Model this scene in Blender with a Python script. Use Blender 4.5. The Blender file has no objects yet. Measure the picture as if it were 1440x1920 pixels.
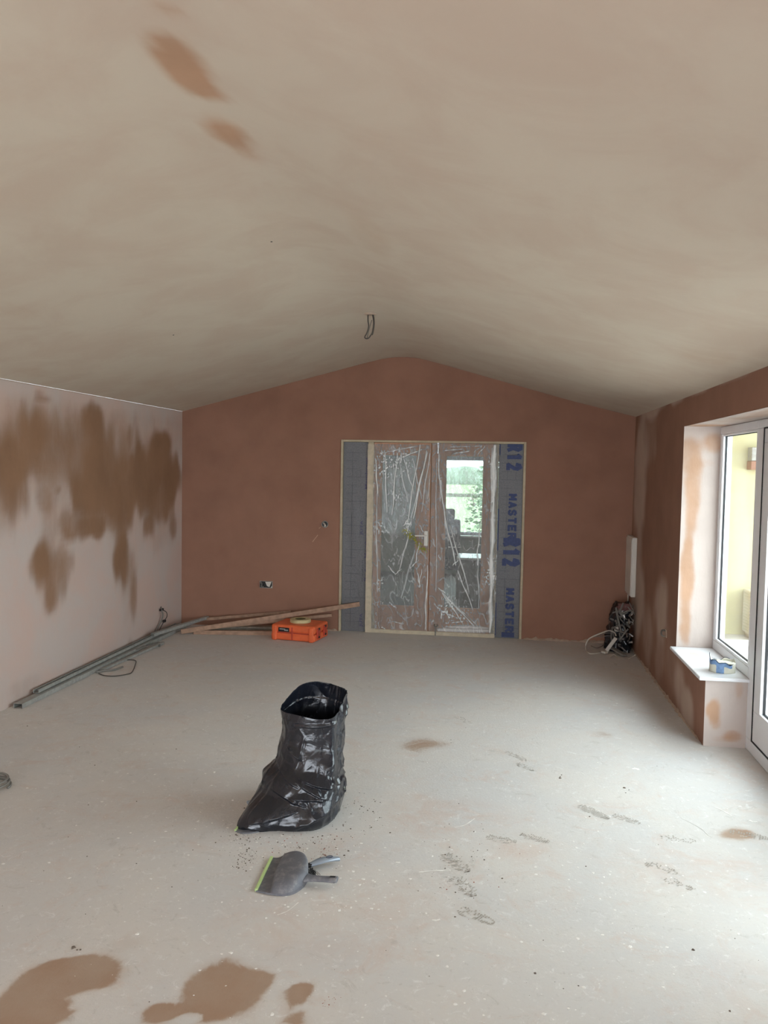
import bpy, bmesh, math, random
import numpy as np
from mathutils import Vector, Matrix, noise as mn

random.seed(7)
C = bpy.context.scene
COL = C.collection
PI = math.pi

# ------------------------------------------------------------------ camera
F, YAW, PITCH, ROLL, H = 1550.0, 0.1378, 0.0541, 0.0176, 1.70
cy, sy = math.cos(YAW), math.sin(YAW)
FWD = Vector((-sy * math.cos(PITCH), cy * math.cos(PITCH), -math.sin(PITCH)))
_r = Vector((cy, sy, 0)); _d = FWD.cross(_r)
RGT = math.cos(ROLL) * _r - math.sin(ROLL) * _d
DWN = math.sin(ROLL) * _r + math.cos(ROLL) * _d
cam_d = bpy.data.cameras.new('camera')
cam_d.sensor_fit = 'VERTICAL'; cam_d.sensor_height = 36; cam_d.sensor_width = 27
cam_d.lens = F / 1920 * 36
cam_d.clip_start = 0.05; cam_d.clip_end = 500
cam = bpy.data.objects.new('camera', cam_d); COL.objects.link(cam)
up, bk = -DWN, -FWD
cam.matrix_world = Matrix(((RGT.x, up.x, bk.x, 0), (RGT.y, up.y, bk.y, 0), (RGT.z, up.z, bk.z, H), (0, 0, 0, 1)))
C.camera = cam

def px(x, y, axis, val):
    """world point seen at photograph pixel (x, y) on the plane coordinate[axis] == val"""
    D = FWD + (x - 720) / F * RGT + (y - 960) / F * DWN
    o = Vector((0, 0, H)); t = (val - o[axis]) / D[axis]
    return o + t * D

# ------------------------------------------------------------------ sky, exposure
W = bpy.data.worlds.new('world'); C.world = W; W.use_nodes = True
wn = W.node_tree; wn.nodes.clear()
wo = wn.nodes.new('ShaderNodeOutputWorld'); wb = wn.nodes.new('ShaderNodeBackground')
wb.inputs[0].default_value = (0.90, 0.965, 1.05, 1); wb.inputs[1].default_value = 8.7
wn.links.new(wb.outputs[0], wo.inputs[0])
C.view_settings.view_transform = 'Standard'; C.view_settings.look = 'None'
C.view_settings.gamma = 1; C.view_settings.use_curve_mapping = False
C.view_settings.exposure = 0.0

def portal(name, loc, rot, sx, sz):
    l = bpy.data.lights.new(name, 'AREA'); l.shape = 'RECTANGLE'; l.size = sx; l.size_y = sz
    l.cycles.is_portal = True
    o = bpy.data.objects.new(name, l); o.location = loc; o.rotation_euler = rot; COL.objects.link(o)
portal('sky_portal', (1.72, 4.25, 1.05), (0, PI / 2, 0), 2.05, 3.75)
portal('sky_portal', (-1.0, -3.15, 1.1), (-PI / 2, 0, 0), 4.1, 2.1)
portal('sky_portal', (1.72, -0.9, 1.35), (0, PI / 2, 0), 1.35, 2.0)

# ------------------------------------------------------------------ materials
def s2l(c): return tuple((x / 12.92 if x <= 0.04045 else ((x + 0.055) / 1.055) ** 2.4) for x in c)
def rgb(r, g, b): return s2l((r / 255, g / 255, b / 255)) + (1,)
MATS = {}
class NT:
    def __init__(s, name):
        s.m = bpy.data.materials.new(name); s.m.use_nodes = True
        s.t = s.m.node_tree; s.t.nodes.clear()
        s.out = s.n('ShaderNodeOutputMaterial'); MATS[name] = s.m
    def n(s, ty, **kw):
        nd = s.t.nodes.new(ty)
        for k, v in kw.items(): setattr(nd, k, v)
        return nd
    def l(s, a, b): s.t.links.new(a, b)
    def val(s, sock, v):
        if hasattr(v, 'links') or hasattr(v, 'is_output'): s.l(v, sock)
        else: sock.default_value = v
    def noise(s, scale, detail=4, rough=.55, dist=0, vec=None):
        nd = s.n('ShaderNodeTexNoise'); nd.inputs['Scale'].default_value = scale
        nd.inputs['Detail'].default_value = detail; nd.inputs['Roughness'].default_value = rough
        nd.inputs['Distortion'].default_value = dist
        s.l(vec or s.coord(), nd.inputs['Vector']); return nd.outputs[0]
    def coord(s, scale=None):
        tc = s.n('ShaderNodeTexCoord')
        if scale is None: return tc.outputs['Object']
        mp = s.n('ShaderNodeMapping'); mp.inputs['Scale'].default_value = scale
        s.l(tc.outputs['Object'], mp.inputs[0]); return mp.outputs[0]
    def math(s, op, a, b=0.0, clamp=False):
        nd = s.n('ShaderNodeMath', operation=op); nd.use_clamp = clamp
        s.val(nd.inputs[0], a); s.val(nd.inputs[1], b); return nd.outputs[0]
    def ramp(s, v, lo, hi, smooth=True):
        nd = s.n('ShaderNodeMapRange'); nd.interpolation_type = 'SMOOTHSTEP' if smooth else 'LINEAR'
        s.val(nd.inputs[0], v); nd.inputs[1].default_value = lo; nd.inputs[2].default_value = hi; return nd.outputs[0]
    def mix(s, f, a, b, mode='MIX'):
        nd = s.n('ShaderNodeMix', data_type='RGBA', blend_type=mode)
        s.val(nd.inputs[0], f); s.val(nd.inputs[6], a); s.val(nd.inputs[7], b); return nd.outputs[2]
    def attr(s, name):
        nd = s.n('ShaderNodeAttribute', attribute_name=name); return nd.outputs['Fac']
    def bump(s, h, strength=.3, dist=.01):
        nd = s.n('ShaderNodeBump'); nd.inputs['Strength'].default_value = strength
        nd.inputs['Distance'].default_value = dist; s.l(h, nd.inputs['Height']); return nd.outputs[0]
    def bsdf(s, col, rough=.6, metal=0., normal=None, spec=.5, **kw):
        nd = s.n('ShaderNodeBsdfPrincipled')
        s.val(nd.inputs['Base Color'], col); s.val(nd.inputs['Roughness'], rough)
        s.val(nd.inputs['Metallic'], metal); nd.inputs['Specular IOR Level'].default_value = spec
        if normal: s.l(normal, nd.inputs['Normal'])
        for k, v in kw.items(): s.val(nd.inputs[k], v)
        s.l(nd.outputs[0], s.out.inputs[0]); return nd

def simple(name, col, rough=.6, metal=0., var=.08, nscale=8, bump=0., bscale=60, spec=.5):
    t = NT(name)
    n = t.noise(nscale, 5)
    a = tuple(c * (1 - var) for c in col[:3]) + (1,); b = tuple(min(1, c * (1 + var)) for c in col[:3]) + (1,)
    c = t.mix(t.ramp(n, .3, .7), a, b)
    t.bsdf(c, rough, metal, t.bump(t.noise(bscale, 4), bump, .004) if bump else None, spec)
    return t.m

def plaster(name, pale, wet, lo=.35, hi=.62, amp=.35, nscale=5, rough=.85, stretch=(1, 1, 1), base_bump=.12, extra=None, pink=None):
    t = NT(name)
    n1 = t.noise(nscale, 6, .6, .3, t.coord(stretch)); n2 = t.noise(nscale * 4, 5, .6, 0, t.coord(stretch))
    w = t.attr('wet')
    w = t.math('ADD', w, t.math('MULTIPLY', t.math('SUBTRACT', n1, .5), amp))
    w = t.math('ADD', w, t.math('MULTIPLY', t.math('SUBTRACT', n2, .5), amp * .35))
    f = t.ramp(w, lo, hi)
    var = t.noise(2.2, 5, .6, .5)
    p2 = pink or tuple(c * .9 for c in pale[:3]) + (1,)
    pc = t.mix(t.ramp(var, .35, .68), pale, p2)
    wc = t.mix(t.ramp(t.noise(3.1, 4), .3, .7), wet, tuple(c * .86 for c in wet[:3]) + (1,))
    c = t.mix(f, pc, wc)
    b = t.bump(t.noise(14, 6, .6, .2, t.coord((1, 1, .35))), base_bump, .02)
    t.bsdf(c, rough, 0, b, .25)
    return t.m

PL_LEFT = plaster('plaster_left', rgb(196, 181, 173), rgb(150, 114, 88), .12, 1.0, .42, 3.0, stretch=(1, 1.2, .55), pink=rgb(202, 176, 164))
PL_BACK = plaster('plaster_back', rgb(172, 130, 110), rgb(150, 109, 90), .0, 1.0, .5, 1.6, base_bump=.10)
PL_RIGHT = plaster('plaster_right', rgb(192, 168, 152), rgb(152, 113, 94), .15, .85, .30, 3.0, stretch=(1, 1.2, .5))
PL_PIER = plaster('plaster_reveal', rgb(194, 180, 172), rgb(186, 150, 124), .15, .85, .5, 5.0, base_bump=.2)
PL_CEIL = plaster('plaster_ceiling', rgb(203, 190, 172), rgb(186, 150, 122), .12, 1.0, .40, 3.0, base_bump=.06, pink=rgb(197, 180, 162))

# floor: dusty concrete with wet patches (attribute), fine specks
t = NT('dusty_concrete')
w = t.math('ADD', t.attr('wet'), t.math('MULTIPLY', t.math('SUBTRACT', t.noise(7, 9, .7, .8), .5), .95))
wetf = t.ramp(w, .36, .66)
soft = t.ramp(t.attr('wet'), .05, .75)
base = t.mix(t.ramp(t.noise(1.3, 6, .6, .5), .3, .7), rgb(206, 203, 200), rgb(213, 207, 200))
base = t.mix(t.math('MULTIPLY', t.ramp(t.noise(3.4, 8, .75, 1.4), .50, .70), .5), base, rgb(208, 188, 176))
base = t.mix(t.math('MULTIPLY', t.ramp(t.noise(38, 6, .8), .56, .70), .45), base, rgb(176, 170, 164))
base = t.mix(t.math('MULTIPLY', t.ramp(t.noise(21, 8, .85, .8), .55, .64), .65), base, rgb(232, 230, 227))
base = t.mix(t.math('MULTIPLY', t.ramp(t.noise(6.5, 9, .8, 1.5), .56, .66), .45), base, rgb(182, 176, 168))
sc = t.noise(60, 3, .7, 0, t.coord((1, .35, 1)))
base = t.mix(t.math('MULTIPLY', t.ramp(sc, .66, .74), .5), base, rgb(214, 210, 205))
base = t.mix(t.math('MULTIPLY', soft, .45), base, rgb(182, 158, 138))
base = t.mix(t.math('MULTIPLY', t.attr('dust'), t.ramp(t.noise(5, 7, .7, 1.2), .34, .66)), base, rgb(204, 180, 166))
c = t.mix(t.math('MULTIPLY', wetf, .88), base, t.mix(t.ramp(t.noise(4, 5), .3, .7), rgb(164, 132, 108), rgb(172, 148, 128)))
t.bsdf(c, t.mix(wetf, (.8, .8, .8, 1), (.55, .55, .55, 1)), 0, t.bump(t.noise(70, 8, .7), .35, .008), .25)

simple('white_upvc', rgb(226, 226, 228), .32, var=.02)
simple('black_gasket', rgb(24, 25, 28), .6)
simple('chrome', rgb(205, 205, 205), .22, 1, var=.03)
simple('galvanised', rgb(160, 160, 155), .5, .2, var=.15, nscale=30)
simple('pale_wood', rgb(186, 170, 144), .7, var=.10, nscale=14, bump=.2)
simple('batten_wood', rgb(165, 132, 110), .75, var=.18, nscale=20, bump=.3)
simple('batten_wood_grey', rgb(134, 122, 108), .8, var=.18, nscale=20, bump=.3)
simple('masking_tape', rgb(196, 182, 158), .6, var=.10, nscale=20, bump=.3)
simple('orange_plastic', rgb(232, 108, 62), .45, var=.07, nscale=14, bump=.1)
simple('orange_red_plastic', rgb(190, 70, 50), .5, var=.12, nscale=14)
simple('black_plastic', rgb(26, 26, 28), .45)
simple('grey_print', rgb(165, 165, 165), .5)
simple('tape_cream', rgb(200, 186, 140), .45)
simple('tape_core', rgb(96, 88, 50), .7)
simple('cable_grey', rgb(120, 116, 110), .5)
simple('cable_dark', rgb(70, 64, 58), .5)
simple('cable_white', rgb(205, 198, 186), .5)
simple('cable_red', rgb(120, 48, 48), .5)
simple('white_metal', rgb(214, 208, 198), .4, var=.03)
simple('blue_ink', rgb(52, 64, 106), .6, var=.15, nscale=40)
simple('violet_ink', rgb(84, 80, 108), .6, var=.2, nscale=60)
simple('grid_ink', rgb(88, 88, 92), .7)
simple('yellow_tape', rgb(150, 146, 40), .6, var=.25, nscale=60)
simple('lime_rubber', rgb(190, 214, 146), .5, var=.08)
simple('silver_plastic', rgb(150, 160, 172), .32, .25, var=.06)
simple('carton_cream', rgb(208, 206, 190), .7, var=.06)
simple('carton_blue', rgb(112, 142, 182), .6, var=.2, nscale=50)
simple('carton_ink', rgb(50, 58, 80), .6)
simple('brown_carton', rgb(150, 130, 105), .7)
simple('yellow_render', rgb(204, 199, 158), .9, var=.03, bump=.3, bscale=90)
simple('white_masonry', rgb(214, 210, 206), .8, var=.03)
simple('terracotta', rgb(158, 118, 100), .8, var=.15)
simple('paver_brown', rgb(132, 108, 98), .85, var=.2, bump=.3)
simple('grass', rgb(104, 122, 82), .95, var=.15, nscale=.6, bump=.3)
simple('hedge_far', rgb(110, 122, 108), .95, var=.15, nscale=.5)
simple('bush_leaf', rgb(66, 92, 60), .8, var=.35, nscale=5)
simple('far_roof', rgb(140, 140, 146), .9)
simple('dark_rail', rgb(84, 84, 76), .8)
simple('kitchen_wall', rgb(150, 158, 150), .9, var=.04)
simple('kitchen_floor', rgb(98, 98, 96), .7, var=.1)
simple('kitchen_ceiling', rgb(205, 208, 204), .9)
simple('navy_fabric', rgb(58, 64, 86), .8, var=.2, nscale=14, bump=.3)
simple('dark_unit', rgb(74, 76, 76), .6)
simple('pale_top', rgb(214, 216, 210), .35)
simple('foil_strip', rgb(200, 200, 200), .25, .9, var=.1, nscale=40, bump=.6, bscale=40)
simple('rag_red', rgb(108, 74, 70), .85, var=.2)
simple('plaster_lump', rgb(178, 156, 138), .9, var=.12, nscale=30, bump=.5)
simple('crumb_dark', rgb(104, 92, 82), .95, var=.3, nscale=40)
simple('crumb_pale', rgb(234, 230, 224), .95, var=.05)
simple('crumb_red', rgb(160, 92, 74), .95, var=.15)
simple('mud_print', rgb(176, 168, 158), .95, var=.15, nscale=60)
simple('scratch_pale', rgb(196, 160, 136), .9)

# oak veneer
t = NT('oak')
n = t.noise(6, 6, .6, .6, t.coord((6, 1, .5)))
t.bsdf(t.mix(t.ramp(n, .3, .7), rgb(204, 152, 118), rgb(184, 132, 100)), .5)
# membrane
t = NT('grey_membrane')
n = t.noise(90, 3, .6)
t.bsdf(t.mix(t.ramp(n, .3, .7), rgb(104, 103, 104), rgb(117, 116, 118)), .5, .15, t.bump(t.noise(6, 4), .3, .02), .4)
# glass
t = NT('window_glass')
tr = t.n('ShaderNodeBsdfTransparent'); gl = t.n('ShaderNodeBsdfGlossy'); gl.inputs['Roughness'].default_value = .02
ge = t.n('ShaderNodeNewGeometry'); dp_ = t.n('ShaderNodeVectorMath', operation='DOT_PRODUCT'); t.l(ge.outputs['Normal'], dp_.inputs[0]); t.l(ge.outputs['Incoming'], dp_.inputs[1])
ca_ = t.math('SUBTRACT', 1.0, t.math('ABSOLUTE', dp_.outputs['Value']), True)
fr_ = t.math('ADD', t.math('MULTIPLY', t.math('POWER', ca_, 5.0), .60), .035, True)   # Schlick, per face
mx = t.n('ShaderNodeMixShader'); t.l(fr_, mx.inputs[0]); t.l(tr.outputs[0], mx.inputs[1]); t.l(gl.outputs[0], mx.inputs[2])
tr.inputs[0].default_value = (.93, .97, .95, 1)
t.l(mx.outputs[0], t.out.inputs[0])
# polythene: thin clear sheet, milky where it doubles up in creases
t = NT('polythene')
tr = t.n('ShaderNodeBsdfTransparent'); tr.inputs[0].default_value = (.95, .96, .96, 1)
gl = t.n('ShaderNodeBsdfGlossy'); gl.inputs['Roughness'].default_value = .22
df = t.n('ShaderNodeBsdfDiffuse'); df.inputs[0].default_value = (.92, .92, .90, 1)
nz = t.noise(26, 5, .65, 1.2, t.coord((1, 1, .5)))
bp = t.bump(nz, 1.0, .03); t.l(bp, gl.inputs['Normal'])
lw = t.n('ShaderNodeLayerWeight'); lw.inputs[0].default_value = .5; t.l(bp, lw.inputs['Normal'])
m1 = t.n('ShaderNodeMixShader'); t.l(t.math('MULTIPLY', lw.outputs['Fresnel'], .9, True), m1.inputs[0])
t.l(tr.outputs[0], m1.inputs[1]); t.l(gl.outputs[0], m1.inputs[2])
m2 = t.n('ShaderNodeMixShader')
mk = t.math('ADD', t.math('MULTIPLY', t.attr('crease'), .95), t.math('ADD', .14, t.math('MULTIPLY', t.ramp(nz, .52, .70), .26)), True)
t.l(mk, m2.inputs[0])
t.l(m1.outputs[0], m2.inputs[1]); t.l(df.outputs[0], m2.inputs[2]); t.l(m2.outputs[0], t.out.inputs[0])
# black sack
t = NT('black_sack')
dust = t.ramp(t.noise(6, 7, .75, .8), .50, .78)
col = t.mix(t.math('MULTIPLY', dust, .38), rgb(24, 27, 35), rgb(74, 78, 88))
hh = t.math('ADD', t.noise(9, 3, .5, 2.2), t.math('MULTIPLY', t.noise(34, 4, .6, 1.0), .16))
t.bsdf(col, t.math('ADD', .20, t.math('MULTIPLY', dust, .3)), 0, t.bump(hh, .18, .02), .65)
# dustpan plastic
t = NT('dusty_grey_plastic')
d = t.ramp(t.noise(18, 7, .75, .5), .45, .72)
t.bsdf(t.mix(t.math('MULTIPLY', d, .55), rgb(108, 109, 116), rgb(166, 163, 160)), .6, 0, t.bump(t.noise(60, 4), .1, .003), .3)
M = MATS

# ------------------------------------------------------------------ helpers
class MB:
    def __init__(s): s.v = []; s.f = []; s.mi = []
    def add(s, v, f, mi=0):
        o = len(s.v); s.v += [tuple(p) for p in v]; s.f += [tuple(i + o for i in q) for q in f]; s.mi += [mi] * len(f); return s
    def box(s, x0, x1, y0, y1, z0, z1, mi=0, mat=None):
        v = [Vector((x, y, z)) for z in (z0, z1) for y in (y0, y1) for x in (x0, x1)]
        if mat is not None: v = [mat @ p for p in v]
        return s.add(v, [(0, 2, 3, 1), (4, 5, 7, 6), (0, 1, 5, 4), (2, 6, 7, 3), (0, 4, 6, 2), (1, 3, 7, 5)], mi)
    def beam(s, a, b, w, h, mi=0, upv=(0, 0, 1), off=(0, 0)):
        """box along a->b, width w (sideways), height h (up)"""
        a, b = Vector(a), Vector(b); d = b - a; L = d.length; d.normalize()
        sd = d.cross(Vector(upv)).normalized(); u = sd.cross(d)
        m = Matrix(((sd.x, d.x, u.x, a.x), (sd.y, d.y, u.y, a.y), (sd.z, d.z, u.z, a.z), (0, 0, 0, 1)))
        return s.box(-w / 2 + off[0], w / 2 + off[0], 0, L, -h / 2 + off[1], h / 2 + off[1], mi, m)
    def tube(s, pts, r, n=8, mi=0, cap=True):
        pts = [Vector(p) for p in pts]; rr = r if isinstance(r, (list, tuple)) else [r] * len(pts)
        prev = None; V = []; Fc = []
        for i, p in enumerate(pts):
            d = (pts[min(i + 1, len(pts) - 1)] - pts[max(i - 1, 0)]).normalized()
            if prev is None:
                a = Vector((0, 0, 1)) if abs(d.z) < .9 else Vector((1, 0, 0)); u = d.cross(a).normalized()
            else: u = (prev - d * prev.dot(d)).normalized()
            prev = u; w_ = d.cross(u)
            V += [p + rr[i] * (math.cos(2 * PI * k / n) * u + math.sin(2 * PI * k / n) * w_) for k in range(n)]
        for i in range(len(pts) - 1):
            for k in range(n):
                Fc.append((i * n + k, i * n + (k + 1) % n, (i + 1) * n + (k + 1) % n, (i + 1) * n + k))
        if cap: Fc.append(tuple(range(n - 1, -1, -1))); Fc.append(tuple((len(pts) - 1) * n + k for k in range(n)))
        return s.add(V, Fc, mi)
    def lathe(s, c, prof, n=32, mi=0):
        c = Vector(c); V = []; Fc = []
        for (r, z) in prof: V += [c + Vector((r * math.cos(2 * PI * k / n), r * math.sin(2 * PI * k / n), z)) for k in range(n)]
        for i in range(len(prof) - 1):
            for k in range(n): Fc.append((i * n + k, i * n + (k + 1) % n, (i + 1) * n + (k + 1) % n, (i + 1) * n + k))
        return s.add(V, Fc, mi)
    def grid(s, P, mi=0, close_u=False):
        """P: rows of points"""
        nr, nc = len(P), len(P[0]); V = [p for r_ in P for p in r_]; Fc = []
        for i in range(nr - 1):
            for j in range(nc if close_u else nc - 1):
                Fc.append((i * nc + j, i * nc + (j + 1) % nc, (i + 1) * nc + (j + 1) % nc, (i + 1) * nc + j))
        return s.add(V, Fc, mi)
    def build(s, name, mat, parent=None, smooth=False, bevel=0, origin=None, fix=True):
        me = bpy.data.meshes.new(name); v = s.v
        if origin is not None: o_ = Vector(origin); v = [Vector(p) - o_ for p in v]
        me.from_pydata([tuple(p) for p in v], [], s.f)
        for m in (mat if isinstance(mat, (list, tuple)) else [mat]): me.materials.append(m)
        if any(s.mi): me.polygons.foreach_set('material_index', s.mi)
        if fix:
            bm = bmesh.new(); bm.from_mesh(me); bmesh.ops.recalc_face_normals(bm, faces=bm.faces); bm.to_mesh(me); bm.free()
        if smooth: me.polygons.foreach_set('use_smooth', [True] * len(me.polygons))
        me.update()
        o = bpy.data.objects.new(name, me); COL.objects.link(o)
        if origin is not None: o.location = origin
        if parent is not None:
            o.parent = parent
            if origin is None: o.matrix_parent_inverse = parent_inv(parent)
            else: o.location = Vector(origin) - wloc(parent)
        if bevel:
            b = o.modifiers.new('bevel', 'BEVEL'); b.width = bevel; b.segments = 2; b.limit_method = 'ANGLE'
        return o
def wloc(o):
    p = Vector((0, 0, 0))
    while o is not None:
        p += Vector(o.location)
        if o.parent is not None: p += o.matrix_parent_inverse.translation
        o = o.parent
    return p
def parent_inv(p): return Matrix.Translation(-wloc(p))
def tag(o, label, cat, group=None, kind=None):
    o['label'] = label; o['category'] = cat
    if group: o['group'] = group
    if kind: o['kind'] = kind
    return o
def thing(name, loc, label, cat, group=None, kind=None):
    o = bpy.data.objects.new(name, None); o.location = loc; o.empty_display_size = .1; COL.objects.link(o)
    return tag(o, label, cat, group, kind)
def lab(o, label): o['label'] = label; return o
def smooth_path(pts, k=8):
    pts = [Vector(p) for p in pts]; out = []
    P = [pts[0]] + pts + [pts[-1]]
    for i in range(1, len(P) - 2):
        for j in range(k):
            t_ = j / k; a, b, c_, d = P[i - 1], P[i], P[i + 1], P[i + 2]
            out.append(.5 * ((2 * b) + (c_ - a) * t_ + (2 * a - 5 * b + 4 * c_ - d) * t_ ** 2 + (3 * b - a - 3 * c_ + d) * t_ ** 3))
    out.append(pts[-1]); return out
def fset(o, name, vals):
    a = o.data.attributes.new(name, 'FLOAT', 'POINT'); a.data.foreach_set('value', np.asarray(vals, dtype=np.float32))
def vco(o):
    a = np.empty(len(o.data.vertices) * 3, dtype=np.float32); o.data.vertices.foreach_get('co', a)
    return a.reshape(-1, 3)

def blobs(o, ax, specs, name='wet', base=None, warp=.35, wsc=2.0, vst=1.0):
    """soft stains: (u, v, ru, rv, strength) in world units on the plane given by ax (two coordinate indexes)"""
    co = vco(o); u, v = co[:, ax[0]].copy(), co[:, ax[1]].copy()
    m = np.zeros(len(co)) if base is None else base(co)
    if warp:
        nz = np.array([mn.noise(Vector((a * wsc, b * wsc * vst, 0))) for a, b in zip(u, v)])
        nz2 = np.array([mn.noise(Vector((a * wsc, b * wsc * vst, 9))) for a, b in zip(u, v)])
    else: nz = nz2 = 0
    for (cu, cv, ru, rv, s) in specs:
        d = np.sqrt(((u + nz * warp * ru - cu) / ru) ** 2 + ((v + nz2 * warp * rv - cv) / rv) ** 2)
        k = np.clip(1.45 - d * .95, 0, 1); k = k * k * (3 - 2 * k) * s
        m = m + k * (1 - np.clip(m, 0, 1)) if s > 0 else m * (1 + k)
    fset(o, name, m)

def spec_px(L, axis, val, ax):
    out = []
    for (x, y, rx, ry, s) in L:
        c_ = px(x, y, axis, val); a = px(x + rx, y, axis, val); b = px(x - rx, y, axis, val); t_ = px(x, y - ry, axis, val); d = px(x, y + ry, axis, val)
        out.append((c_[ax[0]], c_[ax[1]], max(.01, abs(a[ax[0]] - b[ax[0]]) / 2), max(.01, abs(t_[ax[1]] - d[ax[1]]) / 2), s))
    return out

def wall_grid(us, vs, holes, fn, step, mask=None):
    """flat grid with openings; fn(u, v) -> point"""
    def fill(a):
        a = sorted(set(a)); out = []
        for i in range(len(a) - 1):
            n = max(1, int(math.ceil((a[i + 1] - a[i]) / step))); out += list(np.linspace(a[i], a[i + 1], n, endpoint=False))
        return out + [a[-1]]
    U = fill(list(us) + [h for q in holes for h in q[:2] if us[0] < h < us[-1]])
    V = fill(list(vs) + [h for q in holes for h in q[2:] if vs[0] < h < vs[-1]])
    mb = MB(); nc = len(U)
    mb.v = [fn(u, v) for v in V for u in U]
    for j in range(len(V) - 1):
        for i in range(nc - 1):
            um, vm = (U[i] + U[i + 1]) / 2, (V[j] + V[j + 1]) / 2
            if any(a < um < b and c_ < vm < d for a, b, c_, d in holes): continue
            mb.f.append((j * nc + i, j * nc + i + 1, (j + 1) * nc + i + 1, (j + 1) * nc + i)); mb.mi.append(0)
    return mb

# ------------------------------------------------------------------ the room shell
FT = .07
YB, XL, XR, YR = 8.337, -3.31, 1.30, -2.9
XF = 1.55                                  # inner face of the window frames
GAB = [(XL - .001, 2.247), (-2.754, 2.392), (-1.835, 2.63), (-1.401, 2.745), (-1.222, 2.788), (-1.13, 2.803), (-1.05, 2.810), (-.96, 2.811),
       (-.87, 2.803), (-.78, 2.786), (-.68, 2.761), (-.402, 2.685), (.059, 2.556), (.721, 2.373), (XR + .001, 2.232)]
def roof_z(x):
    for (a, za), (b, zb) in zip(GAB, GAB[1:]):
        if x <= b: return za + (zb - za) * (x - a) / (b - a)
    a, b = GAB[-2:]; return b[1] + (b[1] - a[1]) / (b[0] - a[0]) * (x - b[0])

# floor
fl = wall_grid((XL - .3, 1.66), (YR - .3, YB + .12), [], lambda u, v: (u, v, 0), .035)
nb = len(fl.v)
fl.box(XL - .3, 1.66, YR - .3, YB + .12, -.25, -.002, 0)
floor = fl.build('floor', M['dusty_concrete'], fix=False)
tag(floor, 'dusty grey concrete floor with brown wet patches', 'floor', kind='structure')
fs = spec_px([(800, 1397, 46, 15, .55), (160, 1822, 78, 36, 1), (80, 1850, 62, 46, 1), (40, 1895, 70, 50, 1), (240, 1770, 36, 16, .35), (110, 1895, 34, 34, .9),
              (420, 1850, 72, 52, 1), (300, 1900, 36, 22, .95), (475, 1835, 34, 18, .9), (370, 1895, 40, 30, .9), (560, 1868, 26, 24, .85), (575, 1850, 14, 14, .6), (556, 1912, 24, 16, .85), (172, 1872, 44, 14, -1), (326, 1884, 13, 6, -1), (357, 1908, 20, 10, -1),
              (436, 1794, 12, 6, .7), (1395, 1564, 34, 12, .62), (1370, 1568, 40, 16, .38), (1130, 1377, 24, 7, .42), (1360, 1420, 30, 20, .25),
              (1250, 1625, 34, 14, .3), (860, 1625, 36, 22, .3), (880, 1700, 40, 20, .25)], 2, 0, (0, 1))
blobs(floor, (0, 1), fs, warp=.5, wsc=4.5)
ds = spec_px([(830, 1530, 120, 36, .45), (990, 1590, 60, 26, .5), (1300, 1640, 140, 50, .35), (760, 1690, 80, 60, .25), (560, 1740, 170, 60, .35), (1390, 1445, 60, 20, .4),
              (640, 1600, 80, 30, .2), (1400, 1860, 110, 60, .25), (330, 1500, 200, 40, .15)], 2, 0, (0, 1))
blobs(floor, (0, 1), ds, name='dust', warp=.4)

# left wall
wl = wall_grid((YR - .1, YB + .1), (0, 2.247), [], lambda u, v: (XL, u, v), .045)
wl.box(XL - .25, XL - .002, YR - .1, YB + .1, 0, 2.247)
wall_left = wl.build('wall_left', PL_LEFT, fix=False)
tag(wall_left, 'left plastered wall with brown damp patches drying to pale pink', 'wall', kind='structure')
ls = spec_px([(20, 900, 44, 95, .55), (75, 850, 30, 60, .45), (130, 860, 70, 70, .35), (210, 870, 90, 75, .55), (270, 900, 60, 60, .55), (150, 800, 60, 40, .3), (200, 960, 60, 50, .4), (300, 980, 40, 60, .35), (100, 1000, 30, 90, .3), (240, 1080, 26, 80, .35), (100, 1090, 34, 60, .3), (60, 790, 60, 40, .3), (58, 810, 26, 42, .85), (12, 875, 32, 66, 1), (14, 945, 30, 45, .75), (40, 870, 30, 30, .7), (172, 790, 18, 30, .95), (185, 880, 30, 80, 1), (158, 930, 28, 42, .9), (128, 985, 18, 26, .55),
              (170, 990, 34, 22, .9), (226, 935, 34, 55, 1), (290, 880, 42, 40, 1), (305, 832, 18, 24, 1), (322, 900, 16, 42, .95), (250, 905, 40, 50, .9), (229, 1045, 18, 58, .95), (250, 1120, 7, 44, .6),
              (278, 990, 9, 26, .7), (325, 985, 8, 22, .6), (80, 1058, 22, 42, 1), (120, 1066, 20, 42, .55), (94, 1122, 13, 34, .75), (80, 940, 14, 26, .45), (95, 970, 12, 60, .3),
              (108, 920, 3, 10, .5), (243, 815, 5, 20, .5), (243, 1205, 8, 7, .5), (80, 742, 16, 9, .5), (40, 1290, 50, 26, .35), (300, 950, 26, 30, .7)], 0, XL, (1, 2))
def left_base(co):
    z = co[:, 2]; y = co[:, 1]
    up_ = np.clip((z - 1.30) / .5, 0, 1) * .30 * np.clip((2.25 - z) / .12, 0, 1) + .0 * y
    return np.where(co[:, 0] > XL - .01, up_, 0)
blobs(wall_left, (1, 2), ls, warp=.55, wsc=7.0, vst=.35, base=left_base)

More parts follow.
